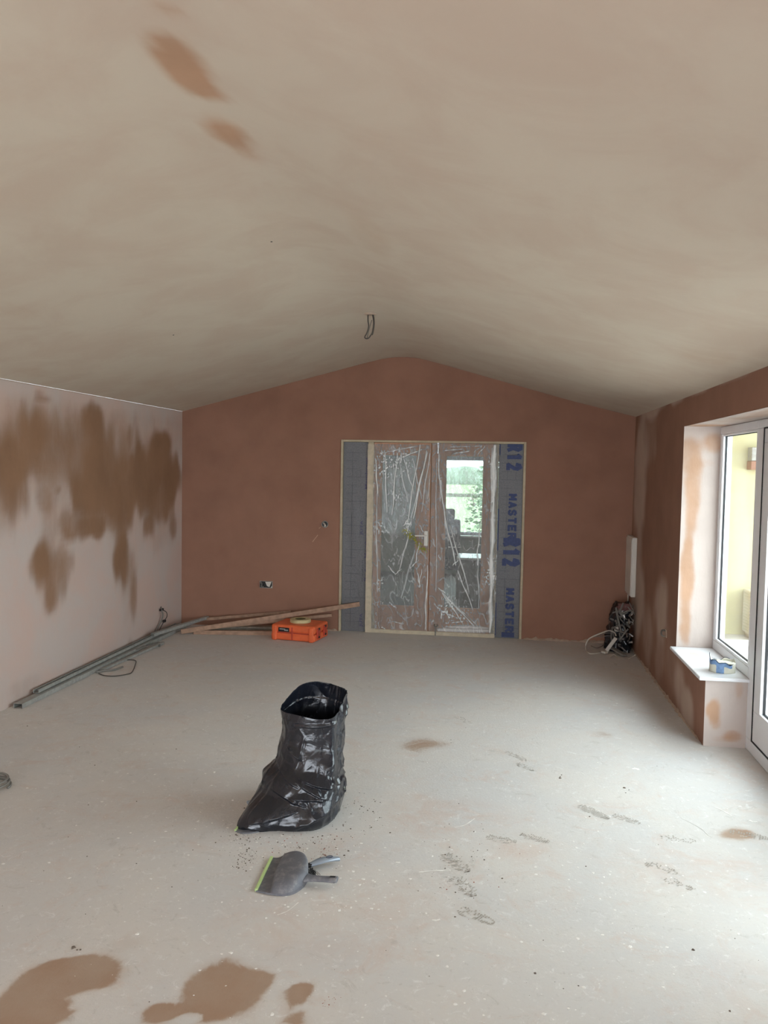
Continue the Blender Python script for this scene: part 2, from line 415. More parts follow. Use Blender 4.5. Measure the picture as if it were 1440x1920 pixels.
# back wall with the wide door opening
DX0, DX1, DZ = -1.61, .258, 1.975
wb_ = wall_grid((XL, DX0, DX1, 1.66), (0, DZ, 2.82), [(DX0, DX1, -1, DZ)], lambda u, v: (u, YB, v), .07)
Vn = []
for p in wb_.v: Vn.append((p[0], p[1], min(p[2], roof_z(p[0]) + .01) if p[2] > 2.1 else p[2]))
wb_.v = Vn
wb_.box(XL, DX0, YB + .002, YB + .14, 0, 2.2); wb_.box(DX1, 1.66, YB + .002, YB + .14, 0, 2.2)
wb_.box(DX0, DX1, YB + .002, YB + .14, DZ, 2.3)
wall_back = wb_.build('wall_back', PL_BACK, fix=False)
tag(wall_back, 'brown freshly plastered gable end wall around the double doors', 'wall', kind='structure')
bs = spec_px([(360, 1120, 30, 80, .6), (600, 1120, 160, 90, .35), (1090, 1100, 90, 110, .3), (800, 760, 300, 60, -.3), (480, 990, 100, 100, .2)], 1, YB, (0, 2))
blobs(wall_back, (0, 2), [(a, b, c_, d, s) for a, b, c_, d, s in bs], warp=.4, base=lambda co: np.full(len(co), .62))
co = vco(wall_back); a = wall_back.data.attributes['wet']; buf = np.empty(len(co), dtype=np.float32); a.data.foreach_get('value', buf)
a.data.foreach_set('value', 1.15 - buf * .75)

# right wall: opening from the window to the patio doors, second window behind the camera
SILL, LIN = .44, 2.03
WY1, WYP, WY0 = 6.175, 5.305, 2.45
holes = [(WYP, WY1, SILL, LIN), (WY0, WYP, -1, LIN), (-1.9, .1, .7, LIN)]
wr = wall_grid((YR - .1, YB + .1), (0, 2.24), holes, lambda u, v: (XR, u, v), .045)
for (a0, a1, b0, b1) in [(WY1, YB + .14, 0, 2.3), (YR - .1, -1.9, 0, 2.3), (.1, WY0, 0, 2.3), (WYP, WY1, 0, SILL - .002), (-1.9, .1, 0, .7), (-1.9, .1, LIN, 2.3), (WY0, WY1, LIN, 2.3)]:
    wr.box(XR + .001, XF + FT + .002, a0, a1, b0, b1)
wall_right = wr.build('wall_right', [PL_RIGHT], fix=False)
# reveal faces: lintel soffit, far reveal, pier end take the drying reveal plaster
tag(wall_right, 'right plastered wall with the window and patio door opening', 'wall', kind='structure')
rs = spec_px([(1290, 1350, 12, 60, -.5), (1260, 1250, 14, 60, -.4), (1215, 1190, 10, 70, -.5), (1222, 820, 10, 60, -.4), (1200, 900, 12, 130, -.8), (1196, 1120, 12, 90, -.75), (1240, 1140, 14, 60, -.7), (1236, 1230, 10, 60, -.45), (1225, 760, 20, 22, -.9), (1270, 745, 12, 14, -.9), (1310, 728, 22, 10, -.8), (1380, 705, 40, 8, -.6), (1290, 1330, 10, 40, -.6),
              (1275, 1290, 10, 50, -.6)], 0, XR, (1, 2))
blobs(wall_right, (1, 2), rs, warp=.3, wsc=4, base=lambda co: np.full(len(co), 1.0))
def reveal(name, us, vs, fn, L, axidx, ax, label):
    g = wall_grid(us, vs, [], fn, .02); o = g.build(name, PL_PIER, fix=False); blobs(o, ax, L, warp=.4, wsc=6)
    o.parent = wall_right; lab(o, label); return o
e = .002
reveal_patches = spec_px([(1300, 930, 16, 90, .7), (1290, 860, 20, 40, .6), (1288, 1080, 14, 90, .8), (1284, 1180, 12, 40, .6), (1330, 870, 14, 10, .3), (1340, 830, 30, 20, .6)], 1, WY1, (0, 2))  # orange patches in the pale reveal plaster
reveal('window_reveal', (XR, XF + .02), (SILL, LIN), lambda u, v: (u, WY1 - e, v), reveal_patches, 1, (0, 2), 'pale plastered reveal left of the window')
pr = spec_px([(1338, 1330, 14, 20, .85), (1340, 1355, 12, 14, .6), (1372, 1380, 18, 12, .7), (1385, 1290, 10, 30, .5), (1350, 1385, 20, 8, .3)], 1, WYP, (0, 2))
reveal('pier_end', (XR, XF + .02), (0, SILL - .02), lambda u, v: (u, WYP - e, v), pr, 1, (0, 2), 'pale plastered end of the low pier')
reveal('lintel_soffit', (XR, XF + .02), (WY0, WY1), lambda u, v: (u, v, LIN - e), [(1.42, 4.5, .1, 1.2, .5), (1.4, 6.0, .2, .15, .6)], 2, (0, 1), 'pale plastered underside of the lintel')

# rear wall behind the camera, with glazed opening
wq = wall_grid((XL, 1.66), (0, 2.82), [(-3.05, 1.05, .05, 2.15)], lambda u, v: (u, YR, v), .2)
wq.v = [(p[0], p[1], min(p[2], roof_z(p[0]) + .01)) for p in wq.v]
for a0, a1, b0, b1 in [(XL - .2, -3.05, 0, 2.2), (1.05, 1.66, 0, 2.2), (-3.05, 1.05, 2.15, 2.3), (-3.05, 1.05, -.1, .05)]: wq.box(a0, a1, YR - .2, YR - .002, b0, b1)
wall_rear = wq.build('wall_rear', PL_RIGHT, fix=False); fset(wall_rear, 'wet', np.full(len(wall_rear.data.vertices), .5))
tag(wall_rear, 'plastered wall behind the camera', 'wall', kind='structure')

# ceiling: two slopes meeting in a rounded ridge, with thickness
xs = []
X0, X1 = XL, 1.66
x = X0
while x < X1: xs.append(x); x += .04 if -1.6 < x < -.4 else .08
xs.append(X1)
ys = list(np.arange(YR - .1, YB + .1, .08)) + [YB + .1]
cg = MB(); nx = len(xs)
cg.v = [(x_, y_, roof_z(x_)) for y_ in ys for x_ in xs] + [(x_, y_, roof_z(x_) + .2) for y_ in (YR - .3, YB + .15) for x_ in xs]
cg.f = [(j * nx + i, j * nx + i + 1, (j + 1) * nx + i + 1, (j + 1) * nx + i) for j in range(len(ys) - 1) for i in range(nx - 1)]
o_ = len(ys) * nx
cg.f += [(o_ + i, o_ + i + 1, o_ + nx + i + 1, o_ + nx + i) for i in range(nx - 1)]; cg.mi = [0] * len(cg.f)
ceiling = cg.build('ceiling', PL_CEIL, smooth=True, fix=False)
tag(ceiling, 'vaulted plastered ceiling with two shallow slopes and drying streaks', 'ceiling', kind='structure')
def cz(x, y):                                    # where the ray through a pixel meets the slope
    D = FWD + (x - 720) / F * RGT + (y - 960) / F * DWN; o = Vector((0, 0, H)); lo, hi = .5, 14
    for _ in range(50):
        m_ = (lo + hi) / 2; p = o + D * m_
        if p.z > roof_z(p.x) if XL < p.x < XR else True: hi = m_
        else: lo = m_
    return o + D * lo
def cblob(x, y, rx, ry, s):
    c_ = cz(x, y); a, b, p, q = cz(x + rx, y), cz(x - rx, y), cz(x, y - ry), cz(x, y + ry)
    return (c_.x, c_.y, max(.03, abs(a.x - b.x) / 2), max(.05, abs(p.y - q.y) / 2), s)
blobs(ceiling, (0, 1), [cblob(*q) for q in [(330, 100, 46, 40, .95), (355, 140, 40, 40, .95), (315, 20, 32, 22, .55), (395, 172, 34, 14, .75), (425, 248, 40, 28, .9), (455, 280, 24, 22, .5),
      (690, 440, 40, 40, .38), (560, 380, 28, 90, .16), (600, 460, 24, 60, .14), (20, 580, 50, 40, .32), (60, 700, 60, 26, .35), (650, 20, 80, 30, .15), (1000, 640, 90, 20, .3), (800, 640, 60, 18, .3), (690, 65, 40, 14, .2), (300, 720, 80, 14, .3), (1330, 670, 90, 18, .35)]], warp=.3)

# thin pale bead where the left wall meets the ceiling
b = MB(); b.beam((XL + .004, -2.8, 2.238), (XL + .003, YB - .02, 2.242), .002, .004)
o = b.build('trim_1', M['plaster_lump']); tag(o, 'thin pale plaster bead along the top of the left wall', 'trim', kind='structure')

# plaster lumps left along the foot of the walls
def lump_row(name, p0, p1, label, n=46, w=.02, h=.022, seed=1):
    r = random.Random(seed); P = []
    a, b_ = Vector(p0), Vector(p1); d = (b_ - a).normalized(); sd = Vector((-d.y, d.x, 0))
    for i in range(n + 1):
        q = a.lerp(b_, i / n); k = .45 + .9 * abs(mn.noise(Vector((i * .31, seed, 0)))) * 1.6; ww = w * k; hh_ = h * k * (.6 + .6 * r.random())
        if i in (0, n): hh_ = ww = .001
        P.append([q + sd * 0 + Vector((0, 0, hh_)), q + sd * ww * .7 + Vector((0, 0, hh_ * .8)), q + sd * ww * 1.2 + Vector((0, 0, .0005))])
    m = MB(); m.grid(P); o = m.build(name, M['plaster_lump'], smooth=True); tag(o, label, 'trim', kind='structure'); return o
lump_row('baseboard_back', (1.28, YB - .002, 0), (.27, YB - .002, 0), 'rough plaster waste along the foot of the back wall right of the doors', w=.03, h=.03, seed=3)
lump_row('baseboard_back', (-1.62, YB - .002, 0), (-1.9, YB - .002, 0), 'rough plaster waste at the wall foot left of the doors', n=14, w=.02, h=.02, seed=5)
lump_row('baseboard_right', (XR - .001, 5.4, 0), (XR - .001, 8.3, 0), 'rough plaster waste along the foot of the right wall', n=80, w=.014, h=.02, seed=7)

# ------------------------------------------------------------------ window sill and pier top
s_ = MB()
s_.box(XR - .045, XF + .03, WYP - .035, WY1 - .003, SILL - .022, SILL)
sill = s_.build('window_sill', M['white_upvc'], bevel=.006)
tag(sill, 'white window sill board on the low pier', 'sill', kind='structure')

# ------------------------------------------------------------------ white window and patio doors in the right wall
FT = .07                                     # frame depth in X
def frame_rect(mb, y0, y1, z0, z1, w, x0, x1, wb=None, wt=None, wl_=None, wr_=None):
    wb = w if wb is None else wb; wt = w if wt is None else wt; wl_ = w if wl_ is None else wl_; wr_ = w if wr_ is None else wr_
    mb.box(x0, x1, y0, y1, z0, z0 + wb); mb.box(x0, x1, y0, y1, z1 - wt, z1)
    mb.box(x0, x1, y0, y0 + wl_, z0 + wb, z1 - wt); mb.box(x0, x1, y1 - wr_, y1, z0 + wb, z1 - wt)
def pane(parent, y0, y1, z0, z1, x=XF + .035):
    g = MB(); g.box(x - .003, x + .003, y0, y1, z0, z1); o = g.build('glass_pane', M['window_glass'], parent); return o
def side_window(name, y0, y1, z0, z1, label, wl_=None, wr_=None):
    r = thing(name, (XF, y0, z0), label, 'window', kind='structure')
    m = MB(); frame_rect(m, y0, y1, z0, z1, .065, XF, XF + FT, wl_=wl_, wr_=wr_, wt=.05); m.build('window_frame', M['white_upvc'], r, bevel=.004)
    gy0, gy1 = y0 + (wl_ or .065), y1 - (wr_ or .065)
    m = MB(); frame_rect(m, gy0, gy1, z0 + .065, z1 - .05, .016, XF + .004, XF + .03); m.build('glazing_bead', M['white_upvc'], r, bevel=.003)
    m = MB(); frame_rect(m, gy0 + .016, gy1 - .016, z0 + .081, z1 - .066, .005, XF + .02, XF + .032); m.build('glazing_gasket', M['black_gasket'], r)
    pane(r, gy0 + .016, gy1 - .016, z0 + .08, z1 - .065); return r
side_window('window_1', WYP - .0, WY1 - .004, SILL + .001, LIN - .004, 'tall fixed white window above the low pier', wl_=.02, wr_=.045)
def patio(name, y0, y1, label, leaves):
    r = thing(name, (XF, y0, 0), label, 'door', kind='structure')
    m = MB(); frame_rect(m, y0, y1, 0.003, LIN - .004, .075, XF, XF + FT, wt=.05, wl_=.105, wr_=.115)
    m.build('door_frame', M['white_upvc'], r, bevel=.004)
    for (a, b_) in leaves:
        lf = MB(); frame_rect(lf, a, b_, .085, LIN - .06, .125, XF + .004, XF + .062, wb=.185, wt=.085)
        leaf = lf.build('door_leaf', M['white_upvc'], r, bevel=.004)
        gk = MB(); frame_rect(gk, a - .006, b_ + .006, .079, LIN - .054, .006, XF - .001, XF + .03); gk.build('door_gasket', M['black_gasket'], r)
        q = MB(); frame_rect(q, a + .125, b_ - .125, .27, LIN - .145, .018, XF - .003, XF + .028); q.build('glazing_bead', M['white_upvc'], leaf, bevel=.003)
        q = MB(); frame_rect(q, a + .143, b_ - .143, .288, LIN - .163, .005, XF + .015, XF + .03); q.build('glazing_gasket', M['black_gasket'], leaf)
        g = pane(leaf, a + .143, b_ - .143, .288, LIN - .163)
    return r
patio('door_1', WY0, WYP, 'white glazed patio doors beside the low pier', [(3.85, 5.19), (2.56, 3.84)])
side_window('window_2', -1.9, .1, .7, LIN - .004, 'white window in the right wall behind the camera')
r = thing('window_3', (-.75, YR, .05), 'white glazed opening in the wall behind the camera', 'window', kind='structure')
m = MB()
for xa in (-3.05, -1.72, -.38, .98): m.box(xa, xa + .07, YR - .12, YR - .05, .05, 2.15)
m.box(-3.05, 1.05, YR - .12, YR - .05, .05, .12); m.box(-3.05, 1.05, YR - .12, YR - .05, 2.08, 2.15)
m.build('window_frame', M['white_upvc'], r)

# ------------------------------------------------------------------ outside, seen through the right hand glazing; shade canopy unseen
m = MB(); m.box(1.52, 6.5, 9.0, 9.3, -.2, 5.2)
o = m.build('yellow_wall', M['yellow_render']); tag(o, 'pale yellow rendered house wall outside the window', 'wall', kind='structure')
m = MB(); m.box(1.66, 6.5, 6.9, 9.6, 2.5, 2.62); m.box(1.66, 6.5, 6.9, 6.93, 2.4, 2.62)  # canopy added out of view to keep sky light off the yellow wall
o = m.build('shade_canopy', M['white_masonry']); tag(o, 'unseen white canopy added to shade the yellow outside wall', 'canopy', kind='structure')
m = MB(); m.box(1.66, 9, -12, 9.0, -.5, -.20)
o = m.build('outside_ground', M['white_masonry']); tag(o, 'pale paved ground outside the patio doors', 'ground', kind='structure')
m = MB(); m.box(1.66, 6.5, 8.7, 8.998, -.2, .02)
o = m.build('outside_plinth', M['white_masonry'], bevel=.01); tag(o, 'white plinth step at the foot of the yellow wall', 'plinth', kind='structure')
# brown pavers near the door
pv = thing('outside_paving', (2.4, 6.5, -.2), 'brown block paving outside the patio door', 'paving', kind='structure')
pm = None
for i in range(9):
    for j in range(12):
        if pm is None:
            q = MB(); q.box(-.098, .098, -.148, .148, 0, .05); ob = q.build('paver', M['paver_brown'], pv, bevel=.006, origin=(0, 0, 0)); pm = ob.data
        else:
            ob = bpy.data.objects.new('paver', pm); COL.objects.link(ob); ob.parent = pv
        ob.location = (-.6 + i * .21, -1.7 + j * .305 + (i % 2) * .15, random.uniform(-.003, .003))
# air conditioning unit on the yellow wall
ac = thing('air_conditioner', (2.62, 8.7, .1), 'white air conditioning unit with round fan grille on the yellow wall', 'air conditioner')
ax0, ax1, az0, az1 = 2.535, 3.3, .07, .51
m = MB(); m.box(ax0, ax1, 8.66, 8.96, az0, az1); m.build('casing', M['white_metal'], ac, bevel=.015)
m = MB()
for k in range(13): z_ = az0 + .03 + k * .031; m.box(ax0 - .006, ax0 + .004, 8.69, 8.93, z_, z_ + .012)
o = m.build('side_louvres', M['carton_cream'], ac)
m = MB(); cxx, czz = 2.76, .29
for rr in (.05, .09, .13, .17, .2): m.tube([(cxx + rr * math.cos(k * PI / 18), 8.648, czz + rr * math.sin(k * PI / 18)) for k in range(37)], .004, 6)
for k in range(8): m.tube([(cxx, 8.65, czz), (cxx + .2 * math.cos(k * PI / 4), 8.65, czz + .2 * math.sin(k * PI / 4))], .003, 5)
m.build('fan_grille', M['carton_cream'], ac)
for xa in (2.58, 3.2):
    m = MB(); m.box(xa, xa + .04, 8.7, 9.0, .0, .07); m.build('bracket', M['white_metal'], ac)
wbx = thing('wall_box', (2.55, 8.9, 1.74), 'small grey and reddish box fixed high on the yellow wall', 'wall box')
m = MB(); m.box(2.535, 2.70, 8.86, 9.0, 1.83, 1.97); m.build('box_upper', M['galvanised'], wbx, bevel=.006)
m = MB(); m.box(2.53, 2.705, 8.85, 9.0, 1.74, 1.828); lab(m.build('box_lower', M['terracotta'], wbx, bevel=.006), 'reddish-brown lower half')

# ------------------------------------------------------------------ interior double doors with lining, membrane and dust sheets
dr = thing('door_2', (-.68, YB, 0), 'oak glazed double doors in a pale timber lining in the back wall', 'door', kind='structure')
m = MB(); m.box(DX0, DX0 + .024, YB - .012, YB + .14, 0, DZ); m.box(DX1 - .024, DX1, YB - .012, YB + .14, 0, DZ)
m.box(DX0 + .024, DX1 - .024, YB - .012, YB + .14, DZ - .022, DZ); m.build('door_lining', M['pale_wood'], dr, bevel=.003)
m = MB(); m.box(-1.328, -1.272, YB - .006, YB + .08, 0, DZ - .022); m.box(-.062, -.01, YB - .004, YB + .08, 0, DZ - .022)
m.box(-1.272, -.062, YB - .006, YB + .08, 0.0, .035); m.build('door_frame', M['pale_wood'], dr, bevel=.003)
for x0, x1, g0, g1 in [(-1.270, -.684, -1.194, -.822), (-.680, -.064, -.540, -.152)]:
    m = MB(); y0, y1 = YB + .005, YB + .045; z0, z1 = .038, DZ - .024; gz0, gz1 = .278, 1.835
    m.box(x0, g0, y0, y1, z0, z1); m.box(g1, x1, y0, y1, z0, z1); m.box(g0, g1, y0, y1, z0, gz0); m.box(g0, g1, y0, y1, gz1, z1)
    lf = m.build('door_leaf', M['oak'], dr, bevel=.002)
    q = MB()
    for (a0, a1, b0, b1) in [(g0, g0 + .012, gz0, gz1), (g1 - .012, g1, gz0, gz1), (g0, g1, gz0, gz0 + .012), (g0, g1, gz1 - .012, gz1)]: q.box(a0, a1, y0 - .003, y0 + .02, b0, b1)
    q.build('glazing_bead', M['oak'], lf)
    q = MB(); q.box(g0, g1, YB + .022, YB + .028, gz0, gz1); q.build('glass_pane', M['window_glass'], lf)
# bolts top and bottom at the meeting stiles
m = MB(); m.box(-.625, -.607, YB - .014, YB + .004, 1.845, 1.955); m.tube([(-.616, YB - .022, 1.865), (-.616, YB - .022, 1.90)], .012, 10)
o = m.build('top_bolt', M['chrome'], dr, bevel=.002); lab(o, 'chrome bolt at the top of the doors')
m = MB(); m.lathe((-.60, YB - .03, .095), [(0, 0), (.022, 0), (.026, .014), (.02, .026), (0, .028)], 16); m.tube([(-.605, YB - .02, .005), (-.603, YB - .022, .1)], .008, 8)
o = m.build('bottom_bolt', M['chrome'], dr); lab(o, 'chrome bolt at the foot of the doors')
m = MB(); m.box(-.737, -.701, YB - .036, YB + .005, .915, 1.065); m.tube([(-.719, YB - .008, 1.018), (-.719, YB - .045, 1.018), (-.735, YB - .05, 1.018), (-.83, YB - .05, 1.016)], .009, 10)
m.tube([(-.719, YB - .008, .96), (-.719, YB - .014, .96)], .010, 12)
o = m.build('door_handle', M['white_metal'], dr, bevel=.002, smooth=False); lab(o, 'silver lever handle with back plate')

# membrane strips either side, printed
def text_mesh(body, size, bold=.0):
    cu = bpy.data.curves.new('lettering', 'FONT'); cu.body = body; cu.size = size; cu.offset = bold; cu.extrude = .0008; cu.resolution_u = 3
    cu.align_x = 'LEFT'
    ob = bpy.data.objects.new('tmp', cu); COL.objects.link(ob); bpy.context.view_layer.update()
    me = bpy.data.meshes.new_from_object(ob.evaluated_get(bpy.context.evaluated_depsgraph_get())); bpy.data.objects.remove(ob, do_unlink=True); bpy.data.curves.remove(cu)
    return me
def lettering(body, parent, mat, box, y, cw=True, bold=.012):
    """box = x0, x1, z0, z1 in the wall plane; cw: reads downward, else upward"""
    me = text_mesh(body, 1, bold); n = len(me.vertices); c_ = np.empty(n * 3, dtype=np.float32); me.vertices.foreach_get('co', c_); c_ = c_.reshape(-1, 3)
    mn_, mx_ = c_.min(0), c_.max(0); u = (c_[:, 0] - mn_[0]) / (mx_[0] - mn_[0]); v = (c_[:, 1] - mn_[1]) / (mx_[1] - mn_[1]); d = c_[:, 2]
    x0, x1, z0, z1 = box
    out = np.empty_like(c_)
    if cw: out[:, 0] = x0 + v * (x1 - x0); out[:, 2] = z1 - u * (z1 - z0)
    else: out[:, 0] = x1 - v * (x1 - x0); out[:, 2] = z0 + u * (z1 - z0)
    out[:, 1] = y - d; me.vertices.foreach_set('co', out.ravel()); me.materials.clear(); me.materials.append(mat); me.update()
    ob = bpy.data.objects.new('lettering', me); COL.objects.link(ob); ob.parent = parent; ob.matrix_parent_inverse = parent_inv(parent); return ob
GLY = {'M': [[(0, 0), (0, 1), (.5, .35), (1, 1), (1, 0)]], 'A': [[(0, 0), (.5, 1), (1, 0)], [(.2, .3), (.8, .3)]], 'S': [[(.95, .85), (.6, 1), (.2, .95), (.05, .72), (.3, .55), (.75, .45), (.95, .25), (.75, .02), (.3, 0), (.03, .15)]],
       'T': [[(0, 1), (1, 1)], [(.5, 1), (.5, 0)]], 'E': [[(1, 1), (0, 1), (0, 0), (1, 0)], [(0, .5), (.8, .5)]], 'R': [[(0, 0), (0, 1), (.7, 1), (.95, .8), (.7, .52), (0, .5)], [(.45, .5), (1, 0)]],
       '1': [[(.1, .8), (.5, 1), (.5, 0)]], '2': [[(.03, .72), (.2, .95), (.6, 1), (.92, .78), (.8, .5), (.05, 0), (1, 0)]]}
def block_word(word, parent, mat, box, y, adv, th):
    '''heavy printed capitals reading downward; adv: letter share of its cell, th: stroke width / letter height'''
    x0, x1, z0, z1 = box; m = MB(); n = len(word); cell = (z1 - z0) / n; hgt = x1 - x0; k = 0
    for i, ch_ in enumerate(word):
        for st_ in GLY[ch_]:
            pts = [Vector((x0 + hgt * (th / 2 + v * (1 - th)), y, z1 - cell * i - cell * (1 - adv) / 2 - (u * (adv * cell - th * hgt) + th * hgt / 2))) for u, v in st_]
            for a, b_ in zip(pts, pts[1:]):
                d = (b_ - a).normalized(); e_ = Vector((-d.z, 0, d.x)) * th * hgt / 2; d = d * th * hgt * .3; yo = Vector((0, -.00025 * k, 0)); m.add([a - d - e_ + yo, b_ + d - e_ + yo, b_ + d + e_ + yo, a - d + e_ + yo], [(0, 1, 2, 3)]); k += 1
    o = m.build('lettering', mat, parent, fix=False); return o
YM = YB + .02
def zc(x, y): q = px(x, y, 1, YM); return q.x, q.z
def membrane(x0, x1, label):
    r = thing('membrane_strip', ((x0 + x1) / 2, YM, 0), label, 'membrane', 'membrane strips beside the double doors')
    P = []
    for j in range(60):
        z = .002 + (DZ - .026) * j / 59
        P.append([(x0 + (x1 - x0) * i / 8, YM + .004 * mn.noise(Vector((i * .5, z * 3, x0))), z) for i in range(9)])
    m = MB(); m.grid(P); m.box(x0 + .002, x1 - .002, YM + .008, YM + .03, .004, DZ - .03)
    m.build('membrane_face', M['grey_membrane'], r, smooth=True, fix=False)
    g = MB(); yy = YM - .006
    n = 0
    zs = .1
    while zs < DZ - .05:
        L = (x1 - x0); g.box(x0 + L * .12, x0 + L * (.55 if n % 3 else .98), yy, yy + .001, zs, zs + .0035); zs += .083; n += 1
    for fx in (.36, .70): 
        zs = .05
        while zs < DZ - .1: g.box(x0 + (x1 - x0) * fx, x0 + (x1 - x0) * fx + .003, yy, yy + .001, zs, zs + (.25 if fx < .5 else .07)); zs += .31
    g.build('grid_print', M['grid_ink'], r); return r
ml = membrane(DX0 + .026, -1.330, 'grey gridded membrane strip left of the doors, small violet lettering')
mr = membrane(-.008, DX1 - .026, 'grey gridded membrane strip right of the doors, large blue lettering')
yl = YM - .007
def pbox(xa, xb, ya, yb):
    p, q = px(xa, yb, 1, YM), px(xb, ya, 1, YM); return (p.x, q.x, p.z, q.z)
def shift(b_, k): return (b_[0] + k, b_[1] + k, b_[2], b_[3])
lettering('JUTA', ml, M['violet_ink'], pbox(675.5, 682, 976, 1003), yl, cw=False)
lettering('JUTA', ml, M['violet_ink'], pbox(674, 681, 1150, 1175), yl, cw=False)
lettering('Radon', ml, M['violet_ink'], pbox(683, 690, 1052, 1089), yl, cw=False)
lettering('Membrane', ml, M['violet_ink'], pbox(683, 690, 988, 1046), yl, cw=False)
lettering('Membrane', ml, M['violet_ink'], pbox(684, 691, 858, 917), yl, cw=False)
lettering('Radon', ml, M['grid_ink'], pbox(678, 681, 1050, 1090), yl, cw=False, bold=0)
block_word('R12', mr, M['blue_ink'], pbox(949, 980, 831, 884), yl, .88, .24)
block_word('MASTER', mr, M['blue_ink'], pbox(951, 970, 925, 1012), yl, .86, .26)
block_word('R12', mr, M['blue_ink'], pbox(941, 976, 1008, 1063), yl - .001, .88, .24)
block_word('MASTER', mr, M['blue_ink'], pbox(946, 965, 1102, 1186), yl, .86, .26)
for (xa, xb, ya, yb) in [(931, 939, 833, 853), (927, 936, 954, 1032), (923, 931, 1130, 1190)]:
    g = MB(); q = pbox(xa, xb, ya, yb); g.box(max(q[0], -.006), q[1], yl - .001, yl + .001, q[2], q[3]); g.build('blue_block_print', M['blue_ink'], mr)
g = MB()
q = pbox(940, 964, 1186, 1194); g.box(q[0], q[1], yl, yl + .002, max(.004, q[2]), q[3])
o = g.build('blue_block_print', M['blue_ink'], mr, bevel=.004)

# masking tape strips
tp = thing('masking_tape', (-1.30, YB, 0), 'pale masking tape run down the left side and foot of the doors', 'tape')
P = [[(xx + .003 * mn.noise(Vector((k * .7, i, 0))), YB - .0095 - .002 * abs(mn.noise(Vector((k * .9, i, 3)))), .03 + 1.90 * k / 50) for i, xx in enumerate((-1.332, -1.312, -1.285, -1.262 if k > 12 else -1.262 + .035 * (12 - k) / 12))] for k in range(51)]
m = MB(); m.grid(P); m.build('side_strip', M['masking_tape'], tp, fix=False)
m = MB(); m.grid([[(-1.33 + 1.32 * k / 40, YB - .010 - .002 * abs(mn.noise(Vector((k * .8, i, 5)))), z) for k in range(41)] for i, z in enumerate((.001, .02, .04))])
m.build('foot_strip', M['masking_tape'], tp, fix=False)

# polythene sheets with crease geometry
def sheet(x0, x1, z0, z1, creases, label, seed, lump):
    NX, NZ = 150, 330
    xs_ = np.linspace(x0, x1, NX); zs_ = np.linspace(z0, z1, NZ); X, Z = np.meshgrid(xs_, zs_)
    hgt = np.zeros_like(X); cr = np.zeros_like(X)
    for (xa, ya, xb, yb, w_, s) in creases:
        a = px(xa, ya, 1, YB - .02); b_ = px(xb, yb, 1, YB - .02); ax_, az_, bx_, bz_ = a.x, a.z, b_.x, b_.z
        dx, dz = bx_ - ax_, bz_ - az_; L2 = dx * dx + dz * dz
        t_ = np.clip(((X - ax_) * dx + (Z - az_) * dz) / L2, 0, 1); wob = .004 * np.sin(t_ * 9 + seed)
        dd = np.hypot(X - ax_ - t_ * dx + wob, Z - az_ - t_ * dz); ww = w_ * (.35 + .65 * np.sin(PI * np.clip(t_, .04, .96)))
        k = np.clip(1 - dd / ww, 0, 1); hgt += s * .9 * k; cr = np.maximum(cr, min(1.3, s / .009) * np.clip(1.0 - dd / (.003 + ww * .5), 0, 1) ** 1.2)
    nzs = np.array([[mn.noise(Vector((a * 9, b_ * 3.2, seed))) + .5 * mn.noise(Vector((a * 23, b_ * 11, seed + 4))) for a in xs_] for b_ in zs_])
    ridg = np.array([[1 - abs(mn.noise(Vector((a * 15 + b_ * 3, b_ * 5 - a * 2, seed + 8)))) * 5 for a in xs_] for b_ in zs_]).clip(0, 1)
    for (cx_, cy_, rr, s) in lump:
        c_ = px(cx_, cy_, 1, YB - .02); d = np.hypot(X - c_.x, (Z - c_.z) * .7); k = np.clip(1 - d / rr, 0, 1)
        fine = np.array([[abs(mn.noise(Vector((a * 52, b_ * 34, seed + 2)))) for a in xs_] for b_ in zs_])
        hgt += k * fine * .016 * s; cr = np.maximum(cr, np.clip(k * 1.5, 0, 1) * s * np.clip((fine - .24) * 4.0, 0, 1))
    hgt += nzs * .005 + ridg ** 3 * .004
    cr = np.clip(cr + ridg ** 4 * .22, 0, 1)
    Yv = YB - .016 - np.clip(hgt, -.004, .05)
    m = MB(); m.v = [(float(a), float(b_), float(c_)) for a, b_, c_ in zip(X.ravel(), Yv.ravel(), Z.ravel())]
    m.f = [(j * NX + i, j * NX + i + 1, (j + 1) * NX + i + 1, (j + 1) * NX + i) for j in range(NZ - 1) for i in range(NX - 1)]; m.mi = [0] * len(m.f)
    o = m.build('dust_sheet', M['polythene'], smooth=True, fix=False); fset(o, 'crease', cr.ravel())
    tag(o, label, 'plastic sheet', 'polythene sheets taped over the doors'); return o
